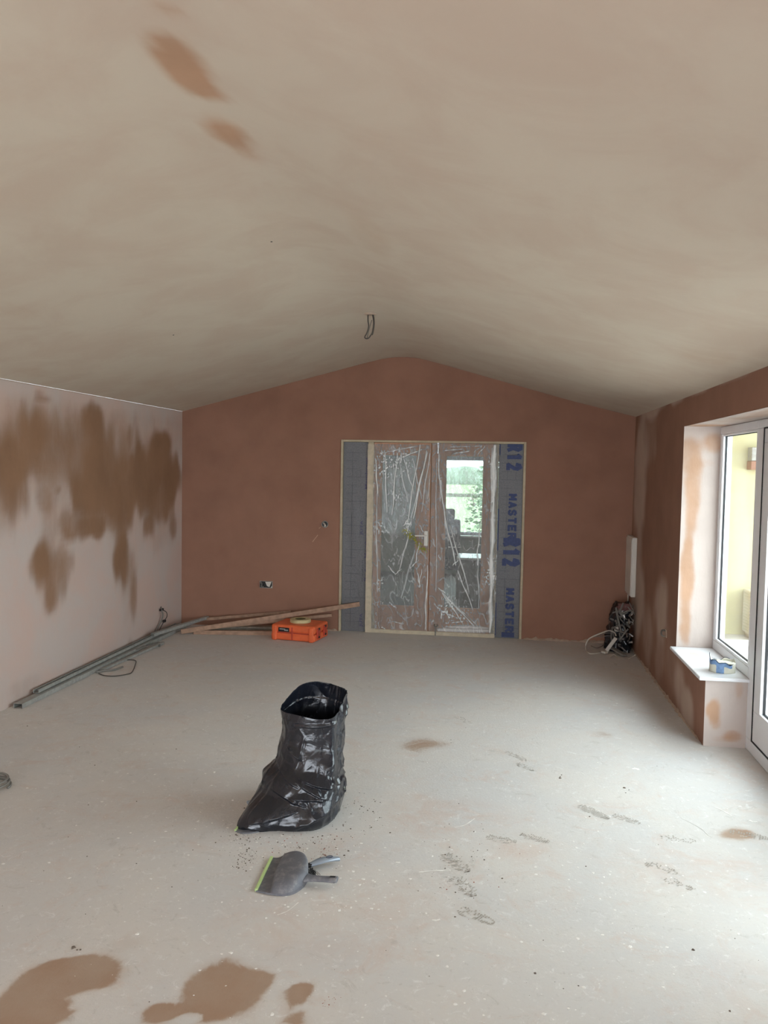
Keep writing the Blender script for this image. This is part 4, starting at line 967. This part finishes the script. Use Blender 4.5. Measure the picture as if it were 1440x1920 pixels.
# ------------------------------------------------------------------ sockets and back boxes
def back_box(name, xa, xb, ya, yb, label, rnd=False):
    p, q = px(xa, yb, 1, YB - .004), px(xb, ya, 1, YB - .004); r = thing(name, ((p.x + q.x) / 2, YB, p.z), label, 'socket box')
    m = MB(); x0, x1, z0, z1 = p.x, q.x, p.z, q.z
    if rnd:
        c_ = Vector(((x0 + x1) / 2, YB - .006, (z0 + z1) / 2)); R_ = (x1 - x0) / 2
        m.tube([c_ + Vector((R_ * math.cos(k * PI / 12), 0, R_ * math.sin(k * PI / 12))) for k in range(25)], .004, 6); m.build('box_rim', M['galvanised'], r, smooth=True)
        m = MB(); m.lathe((0, 0, 0), [(0, 0), (R_, 0)], 20); m.v = [(c_.x + v[0], YB - .003, c_.z + v[1]) for v in m.v]; m.build('box_inside', M['black_plastic'], r)
        m = MB(); m.tube(smooth_path([c_ + Vector((-.012, 0, .012)), c_ + Vector((.004, -.03, .0)), c_ + Vector((.012, -.035, -.012)), c_ + Vector((.0, -.02, -.016))]), .009, 8); m.build('cable_end', M['cable_white'], r, smooth=True)
        return r
    w_ = .004; yy0, yy1 = YB - .008, YB + .0
    for (a, b_, c2, d2) in [(x0, x1, z0, z0 + w_), (x0, x1, z1 - w_, z1), (x0, x0 + w_, z0, z1), (x1 - w_, x1, z0, z1)]: m.box(a, b_, yy0, yy1, c2, d2)
    m.build('box_rim', M['galvanised'], r)
    m = MB(); m.box(x0 + w_, x1 - w_, YB - .004, YB - .001, z0 + w_, z1 - w_); m.build('box_inside', M['black_plastic'], r)
    m = MB(); xm = (x0 + x1) / 2; m.add([(xm - .008, YB - .012, z1 - .006), (x1 - .008, YB - .014, z1 - .004), (x1 - .03, YB - .012, z0 + .012), (xm + .012, YB - .014, z0 + .022)], [(0, 1, 2, 3)]); m.add([(x1 - .018, YB - .012, z0 + .006), (x1 - .004, YB - .012, z0 + .006), (x1 - .004, YB - .012, z0 + .028)], [(0, 1, 2)])
    lab(m.build('paper_scrap', M['white_metal'], r, fix=False), 'white scrap in the right half')
    m = MB(); m.tube(smooth_path([(x0 + .012, YB - .01, z1 - .012), (x0 + .03, YB - .03, z1 - .03), (x0 + .022, YB - .02, z0 + .012), (x0 + .045, YB - .02, z0 + .02)]), .008, 8); m.build('cable_end', M['cable_grey'], r, smooth=True)
    return r
back_box('socket_box', 487, 511, 1090, 1102, 'double metal socket box with wires low in the back wall')
back_box('round_box', 603.5, 615, 977, 989, 'small round wiring box at chest height left of the doors', rnd=True)
m = MB(); a, b_ = px(586, 1016, 1, YB - .001), px(596, 1003, 1, YB - .001); m.beam(a, b_, .006, .002, upv=(0, 1, 0)); a, b_ = px(598, 991, 1, YB - .001), px(601, 988, 1, YB - .001); m.beam(a, b_, .004, .002, upv=(0, 1, 0))
o = m.build('scratch_mark', M['scratch_pale']); tag(o, 'pale slanting scratch in the plaster below the round box', 'scratch', kind='stuff')
# hole with a cable end low in the right wall
c_ = px(1248, 1187, 0, XR - .002); r = thing('cable_outlet', tuple(c_), 'cable end curling from a hole in the right wall near the sill', 'cable')
m = MB(); m.tube(smooth_path([c_ + Vector((.0, .0, .02)), c_ + Vector((-.03, -.01, .02)), c_ + Vector((-.035, -.03, -.01)), c_ + Vector((-.012, -.04, -.02))]), .007, 8); m.build('cable_run', M['cable_grey'], r, smooth=True)
m = MB(); m.box(XR - .006, XR, c_.y - .045, c_.y + .03, c_.z - .03, c_.z + .035); m.build('outlet_patch', M['plaster_lump'], r, bevel=.003)

# ------------------------------------------------------------------ shallow white cabinet near the right corner
wcb = thing('meter_cabinet', (XR, 8.15, .52), 'shallow white metal cabinet on the right wall by the back corner', 'wall cabinet')
m = MB(); m.box(XR - .045, XR - .001, 8.0, 8.33, .515, 1.08); m.build('cabinet_body', M['white_metal'], wcb, bevel=.006)
m = MB(); m.box(XR - .052, XR - .045, 8.006, 8.325, .53, 1.065); m.build('cabinet_front', M['white_metal'], wcb, bevel=.003)
m = MB(); m.tube([(XR - .02, 8.31, .52), (XR - .02, 8.31, .43)], .006, 8); m.build('cable_tail', M['cable_white'], wcb, smooth=True)

# ------------------------------------------------------------------ heap of scrap cables in the right corner
def CP(x, y, Y): return px(x, y, 1, Y)
bg = thing('scrap_bag', (1.16, 8.0, 0), 'torn dark bag of cable scrap in the right back corner', 'bag')
P = []
for j in range(26):
    t_ = j / 25; z = .44 * t_; row = []
    for k in range(48):
        a = 2 * PI * k / 48; n_ = mn.noise(Vector((math.cos(a) * 2, math.sin(a) * 2, z * 8))) * .045 + .02 * mn.noise(Vector((math.cos(a) * 6, math.sin(a) * 6, z * 22)))
        rx, ry = .105 * (1 - .25 * t_) * (1.12 if t_ < .3 else 1), .15 * (1 - .2 * t_)
        row.append((min(1.285, 1.165 + .02 * t_ + (rx + n_) * math.cos(a)), min(8.32, 8.06 + (ry + n_) * math.sin(a)), max(.002, z + .02 * math.sin(3 * a) * t_)))
    P.append(row)
m = MB(); m.grid(P, close_u=True); m.add(P[-1], [tuple(range(48))]); m.add(P[0], [tuple(range(47, -1, -1))]); m.build('bag_body', M['black_sack'], bg, smooth=True)
rc = random.Random(21)
m = MB()
for k in range(26):
    x_ = rc.uniform(1.17, 1.28); z = rc.uniform(.10, .44); y_ = 7.90 + rc.uniform(-.02, .03); d = Vector((rc.uniform(-.5, .5), rc.uniform(-.4, .4), rc.uniform(-1, 1))).normalized(); L = rc.uniform(.02, .06)
    a = Vector((x_, y_, max(.03, z))); m.beam(a - d * L / 2, a + d * L / 2, rc.uniform(.006, .018), .003, upv=(rc.uniform(-.5, .5), 1, rc.uniform(-.5, .5)))
o = m.build('foil_scraps', M['foil_strip'], bg); o['kind'] = 'stuff'
m = MB()
for k in range(13):
    c_ = Vector((rc.uniform(1.10, 1.24), 7.90 + rc.uniform(-.03, .06), rc.uniform(.04, .44))); q = [c_ + Vector((rc.uniform(-.07, .07), rc.uniform(-.04, .04), rc.uniform(-.08, .08))) for _ in range(4)]
    q = [Vector((min(1.28, v.x), v.y, max(.012, v.z))) for v in q]; m.tube(smooth_path(q, 6), rc.choice([.004, .006, .008]), 6)
o = m.build('cable_scraps', M['cable_grey'], bg, smooth=True); o['kind'] = 'stuff'
m = MB(); P = [[(1.13 + .025 * i + .006 * mn.noise(Vector((i, j, 0))), 7.91 + .012 * mn.noise(Vector((i * .8, j * .8, 5))), .40 + .022 * j + .012 * mn.noise(Vector((i, j, 9)))) for i in range(6)] for j in range(4)]
m.grid(P); o = m.build('red_rag', M['rag_red'], smooth=True, fix=False); tag(o, 'dull red rag on top of the scrap bag', 'rag')
o.modifiers.new('thick', 'SOLIDIFY').thickness = .004
wire('grey_conduit', [CP(1155, 1139, 7.92), CP(1157, 1152, 7.90), CP(1161, 1170, 7.88), CP(1165, 1187, 7.88)], .009, M['cable_grey'], 'thin grey conduit standing against the front of the scrap bag', 'conduit')
wire('cable_arc', [CP(1156, 1138, 7.93), CP(1166, 1138.5, 7.95), CP(1175, 1141, 7.97)], .005, M['cable_red'], 'dull red cable arching over the top of the scrap bag')
wire('cable_arc', [CP(1150, 1147, 8.0), CP(1143, 1158, 8.0), CP(1142, 1172, 8.0), CP(1146, 1186, 8.0)], .003, M['cable_dark'], 'thin dark cable bowing out left of the scrap bag')
wire('cable_coil', [CP(1155, 1192, 7.86), CP(1152, 1186, 7.85), CP(1142, 1182.5, 7.84), CP(1130, 1186, 7.83), CP(1115, 1192, 7.82), CP(1103, 1199, 7.80), CP(1098, 1210, 7.76), FL(1099, 1220), FL(1106, 1226.5), FL(1119, 1226), FL(1131, 1223)], .006, M['cable_white'], 'pale cable bent into a large loop left of the scrap bag')
wire('cable_coil', [CP(1148, 1187, 7.92), CP(1136, 1187, 7.9), CP(1122, 1193, 7.9), CP(1112, 1194, 7.9)], .004, M['cable_grey'], 'grey cable inside the top of the pale loop')
wire('cable_coil', [CP(1152, 1192, 7.98), CP(1140, 1192, 7.96), CP(1124, 1195, 7.95)], .003, M['cable_grey'], 'thin grey cable running straight below the loop top')
wire('cable_coil', [FL(1108, 1212), FL(1118, 1216), FL(1128, 1213), FL(1134, 1209), FL(1140, 1216)], .003, M['cable_grey'], 'short grey cable lying on the floor within the loop')
m = MB(); a, b_ = FL(1137, 1224, .02), CP(1155, 1196, 7.84); m.beam(a, b_, .032, .014, upv=(0, -1, .3)); o = m.build('trunking_offcut', M['white_metal'], bevel=.002); tag(o, 'pale plastic trunking offcut leaning against the scrap bag', 'trunking')
m = MB(); m.beam(FL(1130, 1225, .016), FL(1137, 1227, .016), .045, .022); o = m.build('cable_clip', M['cable_white'], bevel=.004); tag(o, 'small pale clip at the foot of the leaning trunking', 'clip')
m = MB(); m.beam(FL(1145, 1222, .045), FL(1172, 1233, .018), .050, .018); o = m.build('plastic_offcut', M['cable_grey'], bevel=.004); tag(o, 'flat grey plastic offcut in front of the scrap bag', 'offcut')
a = CP(1156, 1180, 7.87); m = MB(); m.box(a.x - .018, a.x + .018, 7.86, 7.90, a.z - .02, a.z + .02); o = m.build('cream_connector', M['cable_white'], bevel=.004); tag(o, 'small cream connector block on the scrap bag', 'connector')
wire('cable_coil', [FL(1144, 1234), FL(1151, 1231, .02), FL(1158, 1235)], .004, M['cable_white'], 'tiny pale cable arc in front of the scrap bag')
wire('cable_coil', [FL(1178, 1236), FL(1186, 1233, .01), FL(1191, 1232, .02)], .005, M['cable_white'], 'short pale cable end against the foot of the right wall')

# ------------------------------------------------------------------ lighting cable hanging from the ceiling
lp = cz(692, 588); lc = thing('ceiling_cable', tuple(lp), 'two looped cable ends hanging from the ceiling near the ridge', 'cable')
def LP(x, y, dy=0): return px(x, y, 1, lp.y + dy)
m = MB(); m.tube(smooth_path([LP(697, 585), LP(700, 594), LP(701, 608), LP(699, 622), LP(697, 628)]), .007, 8); m.build('cable_run', M['cable_dark'], lc, smooth=True)
m = MB(); m.tube(smooth_path([LP(690, 587), LP(690, 600), LP(691, 612), LP(688, 624), LP(684, 632), LP(687, 635), LP(692, 633), LP(698, 624)]), .0045, 8); m.build('cable_run', M['cable_dark'], lc, smooth=True)
m = MB(); m.tube(smooth_path([LP(697, 600, .02), LP(693, 614, .02), LP(689, 630, .02), LP(688, 636, .02)]), .003, 8); m.build('cable_core', M['cable_grey'], lc, smooth=True)
q = lp; m = MB(); m.lathe((q.x + .01, q.y, roof_z(q.x) - .010), [(0, 0), (.035, .001), (.045, .006), (.048, .012)], 24); m.build('plaster_rim', M['plaster_lump'], lc, smooth=True)
for (xx, yy, w_) in [(509, 453, 'dark screw head left of the ceiling cable'), (325, 628, 'dark screw head low on the left ceiling slope')]:
    q = cz(xx, yy); m = MB(); m.lathe((q.x, q.y, roof_z(q.x) - .002), [(0, -.001), (.005, 0), (.006, .004)], 12); o = m.build('screw_head', M['black_plastic']); tag(o, w_, 'screw')

# ------------------------------------------------------------------ torn tub of filler on the sill
bt = thing('torn_tub', (1.44, 5.45, SILL), 'torn cream and blue paper tub on the window sill', 'tub')
cxy = Vector((1.435, 5.45, 0))
R_ = .068; rows_o = []; NT_ = 72
for j in range(9):
    row = []
    for k in range(NT_):
        a = 2 * PI * k / NT_; hgt = .066 + .010 * math.sin(2 * a + .4) + .006 * math.sin(7 * a) + .004 * mn.noise(Vector((math.cos(a) * 5, math.sin(a) * 5, 1)))
        hgt += .045 * max(0, math.cos(a - 2.75)) ** 10
        row.append((cxy.x + R_ * 1.15 * math.cos(a), cxy.y + R_ * 1.0 * math.sin(a), SILL + .001 + hgt * j / 8))
    rows_o.append(row)
m = MB(); m.grid(rows_o, close_u=True)
m.grid([[(p[0], p[1], SILL + .001) for p in rows_o[0]], [(cxy.x, cxy.y, SILL + .001)] * NT_], close_u=True)
for i, f_ in enumerate(m.f):
    k = i % NT_; j = i // NT_
    if 5 <= j and i < 8 * NT_ and 32 <= k <= 60: m.mi[i] = 1
    if i < 8 * NT_ and 46 <= k <= 52: m.mi[i] = 1
o = m.build('tub_wall', [M['carton_cream'], M['carton_blue']], bt, smooth=True); o.modifiers.new('thick', 'SOLIDIFY').thickness = .002
m = MB(); m.grid([[(cxy.x + R_ * 1.13 * q * math.cos(2 * PI * k / 40), cxy.y + R_ * .98 * q * math.sin(2 * PI * k / 40), SILL + .060 + .010 * mn.noise(Vector((q * 4 * math.cos(2 * PI * k / 40), q * 4 * math.sin(2 * PI * k / 40), 2)))) for k in range(40)] for q in (0.02, .3, .6, .85, 1)], close_u=True)
m.build('filler', M['carton_cream'], bt, smooth=True)
m = MB(); m.tube([(v[0], v[1], v[2] + .001) for v in rows_o[-1][9:60]], .0022, 6); m.build('torn_rim', M['carton_ink'], bt)
m = MB(); m.grid([[(1.372 + .028 * q * math.cos(k * PI / 12), 5.93 + .055 * q * math.sin(k * PI / 12), SILL + .0006) for k in range(25)] for q in (.02, 1)]); o = m.build('sill_smudge', M['carton_cream'], fix=False); tag(o, 'faint grey dust smudge at the far end of the sill', 'smudge', kind='stuff')

# ------------------------------------------------------------------ grey cable coil at the left edge
c_ = FL(-14, 1478); m = MB(); q = []
for k in range(90):
    a = k * .2; R2 = .085 - .0002 * k; q.append((c_.x + R2 * math.cos(a), c_.y + R2 * 1.1 * math.sin(a), .008 + .0006 * k))
m.tube(q, .006, 8)
m.tube([(c_.x - .02, c_.y - .06, .012), (c_.x + .072, c_.y - .058, .012)], .010, 10)
o = m.build('cable_coil', M['cable_grey'], smooth=True); tag(o, 'grey cable coil on the floor at the left edge of the photo', 'cable')

# ------------------------------------------------------------------ crumbs, plaster flakes and boot prints on the floor
def crumbs(name, mat, centres, n, smin, smax, label, seed, flat=.5):
    r_ = random.Random(seed); m = MB()
    for k in range(n):
        cx_, cy_, sx, sy = centres[r_.randrange(len(centres))]; x_, y_ = r_.gauss(cx_, sx), r_.gauss(cy_, sy)
        if not (1205 < y_ < 1980) or not (-60 < x_ < 1500): continue
        p = px(x_, y_, 2, 0)
        if not (XL + .05 < p.x < XR - .02 or (p.y < 5.2 and p.x < 1.5)): continue
        s = smin * (smax / smin) ** (r_.random() ** 2); h_ = s * flat; nn_ = r_.choice([4, 5, 6]); a0 = r_.random() * 6.28
        ring = [(p.x + s * math.cos(a0 + 6.283 * i / nn_) * r_.uniform(.5, 1.2), p.y + s * math.sin(a0 + 6.283 * i / nn_) * r_.uniform(.5, 1.2), .0) for i in range(nn_)]
        m.add(ring + [(v[0] * .7 + p.x * .3, v[1] * .7 + p.y * .3, h_) for v in ring], [tuple(range(nn_, 2 * nn_))] + [(i, (i + 1) % nn_, nn_ + (i + 1) % nn_, nn_ + i) for i in range(nn_)])
    o = m.build(name, mat, fix=False); tag(o, label, 'debris', kind='stuff'); return o
ALL = [(700, 1500, 420, 130), (900, 1750, 380, 110), (350, 1500, 200, 120)]
crumbs('dark_crumbs', M['crumb_dark'], ALL + [(520, 1590, 60, 22), (665, 1520, 26, 22), (600, 1580, 40, 16), (455, 1570, 22, 10), (870, 1630, 40, 40), (460, 1610, 14, 12)] * 2, 620, .0012, .0055, 'small dark crumbs scattered over the concrete floor', 1)
crumbs('pale_flakes', M['crumb_pale'], ALL * 2 + [(1150, 1450, 180, 90), (1200, 1600, 150, 90), (560, 1660, 120, 40), (500, 1570, 60, 20), (670, 1640, 70, 60)], 1500, .0015, .010, 'pale plaster flakes scattered over the concrete floor', 2, flat=.15)
crumbs('red_crumbs', M['crumb_red'], [(580, 1585, 28, 9), (610, 1600, 18, 8), (550, 1575, 40, 10), (620, 1880, 10, 6), (880, 1640, 50, 40)], 110, .0012, .004, 'reddish plaster crumbs between the sack and the dustpan', 3)
crumbs('stone_chips', M['crumb_dark'], [(1118, 1860, 4, 2), (140, 1779, 6, 2), (1318, 1897, 4, 4), (1050, 1457, 3, 2), (1100, 1627, 2, 2), (1175, 1482, 3, 2), (808, 1866, 3, 3), (1305, 1780, 3, 2), (885, 1700, 3, 3)], 12, .004, .009, 'few larger dark chips on the floor', 6)
def boot(cx_, cy_, L, W_, ang, dens, label, seed):
    L *= .72; W_ *= .72
    r_ = random.Random(seed); c_ = px(cx_, cy_, 2, 0); m = MB(); u = Vector((math.cos(ang), math.sin(ang), 0)); v = Vector((-u.y, u.x, 0))
    for i in range(15):
        for j in range(6):
            s_ = (i + .5) / 15 * 2 - 1; t_ = (j + .5) / 6 * 2 - 1
            wd = (1 - .35 * max(0, -s_)) * math.sqrt(max(0, 1 - s_ ** 4)) * (.72 if -.25 < s_ < .15 else 1)
            if abs(t_) > .95 or r_.random() > dens: continue
            p = c_ + u * s_ * L / 2 + v * t_ * wd * W_ / 2; a = (.5 if t_ > 0 else -.5) + r_.uniform(-.3, .3); d = (u * math.sin(a) + v * math.cos(a)); ln, tn = W_ / 6 * r_.uniform(.3, .55), L / 15 * r_.uniform(.14, .34); e_ = d.cross(Vector((0, 0, 1)))
            z = Vector((0, 0, .0012)); m.add([p - d * ln - e_ * tn + z, p + d * ln - e_ * tn + z, p + d * ln + e_ * tn + z, p - d * ln + e_ * tn + z], [(0, 1, 2, 3)])
    o = m.build('boot_print', M['mud_print'], fix=False); tag(o, label, 'boot print', 'muddy boot prints on the floor'); return o
for q in [(1113, 1523, .27, .10, 2.3, .85, 'clearest patterned boot print right of centre'), (1175, 1536, .20, .09, 2.5, .6, 'boot print just right of the clearest one'),
          (1003, 1572, .20, .09, 2.7, .6, 'boot print right of the faint pair mid floor'), (940, 1574, .20, .10, 2.9, .45, 'faint broken boot print beside another mid floor'),
          (968, 1418, .26, .09, 2.2, .55, 'distant small boot print left of the right wall shadow'), (985, 1438, .20, .09, 2.2, .4, 'distant faint boot print just nearer than its neighbour'),
          (1405, 1566, .24, .11, 2.8, .6, 'boot print in the damp patch by the patio door'), (1272, 1574, .22, .10, 3.0, .4, 'faint boot print left of the damp patch by the door'),
          (855, 1618, .26, .12, 2.2, .6, 'smeared boot print in the pinkish dust mid foreground'), (893, 1718, .22, .10, 2.6, .55, 'nearest boot print below the smeared ones'),
          (870, 1662, .24, .12, 2.1, .45, 'broken boot print between two smeared ones'), (1240, 1628, .20, .10, 2.6, .4, 'faint boot print alone at lower right'), (1275, 1658, .18, .09, 2.5, .35, 'faint boot print nearer at lower right'),
          (868, 1350, .26, .09, 2.2, .4, 'farthest boot print beyond the oval damp patch')]:
    boot(*q[:6], q[6], int(q[0] + q[1]))
def chalk(pts, w_, label):
    m = MB(); P = smooth_path([FL(a, b_, .0012) for a, b_ in pts], 6); L_ = []
    for i, p in enumerate(P):
        d = (P[min(i + 1, len(P) - 1)] - P[max(i - 1, 0)]).normalized(); sd = Vector((-d.y, d.x, 0)); k = w_ * (.3 + .9 * abs(mn.noise(Vector((i * .7, pts[0][0], 0))))); L_.append([p + sd * k, p - sd * k])
    m.grid(L_); o = m.build('plaster_smear', M['crumb_pale'], fix=False); tag(o, label, 'smear', 'pale plaster smears on the floor')
chalk([(1340, 1513), (1355, 1520), (1372, 1530)], .006, 'pale plaster smear left of the patio door')
chalk([(1278, 1534), (1312, 1552), (1330, 1568)], .004, 'long thin pale smear left of the damp door patch')
chalk([(785, 1636), (812, 1633), (845, 1632)], .008, 'pale horizontal smear in the foreground beside a boot print')
chalk([(852, 1552), (872, 1547), (890, 1535)], .004, 'curved pale smear above the faint boot prints')
chalk([(1405, 1538), (1412, 1541), (1420, 1541)], .010, 'small pale blob beside the damp door patch')
chalk([(1186, 1442), (1192, 1441), (1198, 1444)], .018, 'small pale dab beyond the clearest boot print')
chalk([(560, 1692), (540, 1708), (520, 1716)], .004, 'pale scrape in front of the grey dustpan')
chalk([(810, 1725), (818, 1726), (825, 1724)], .010, 'round pale dab near the nearest boot print')
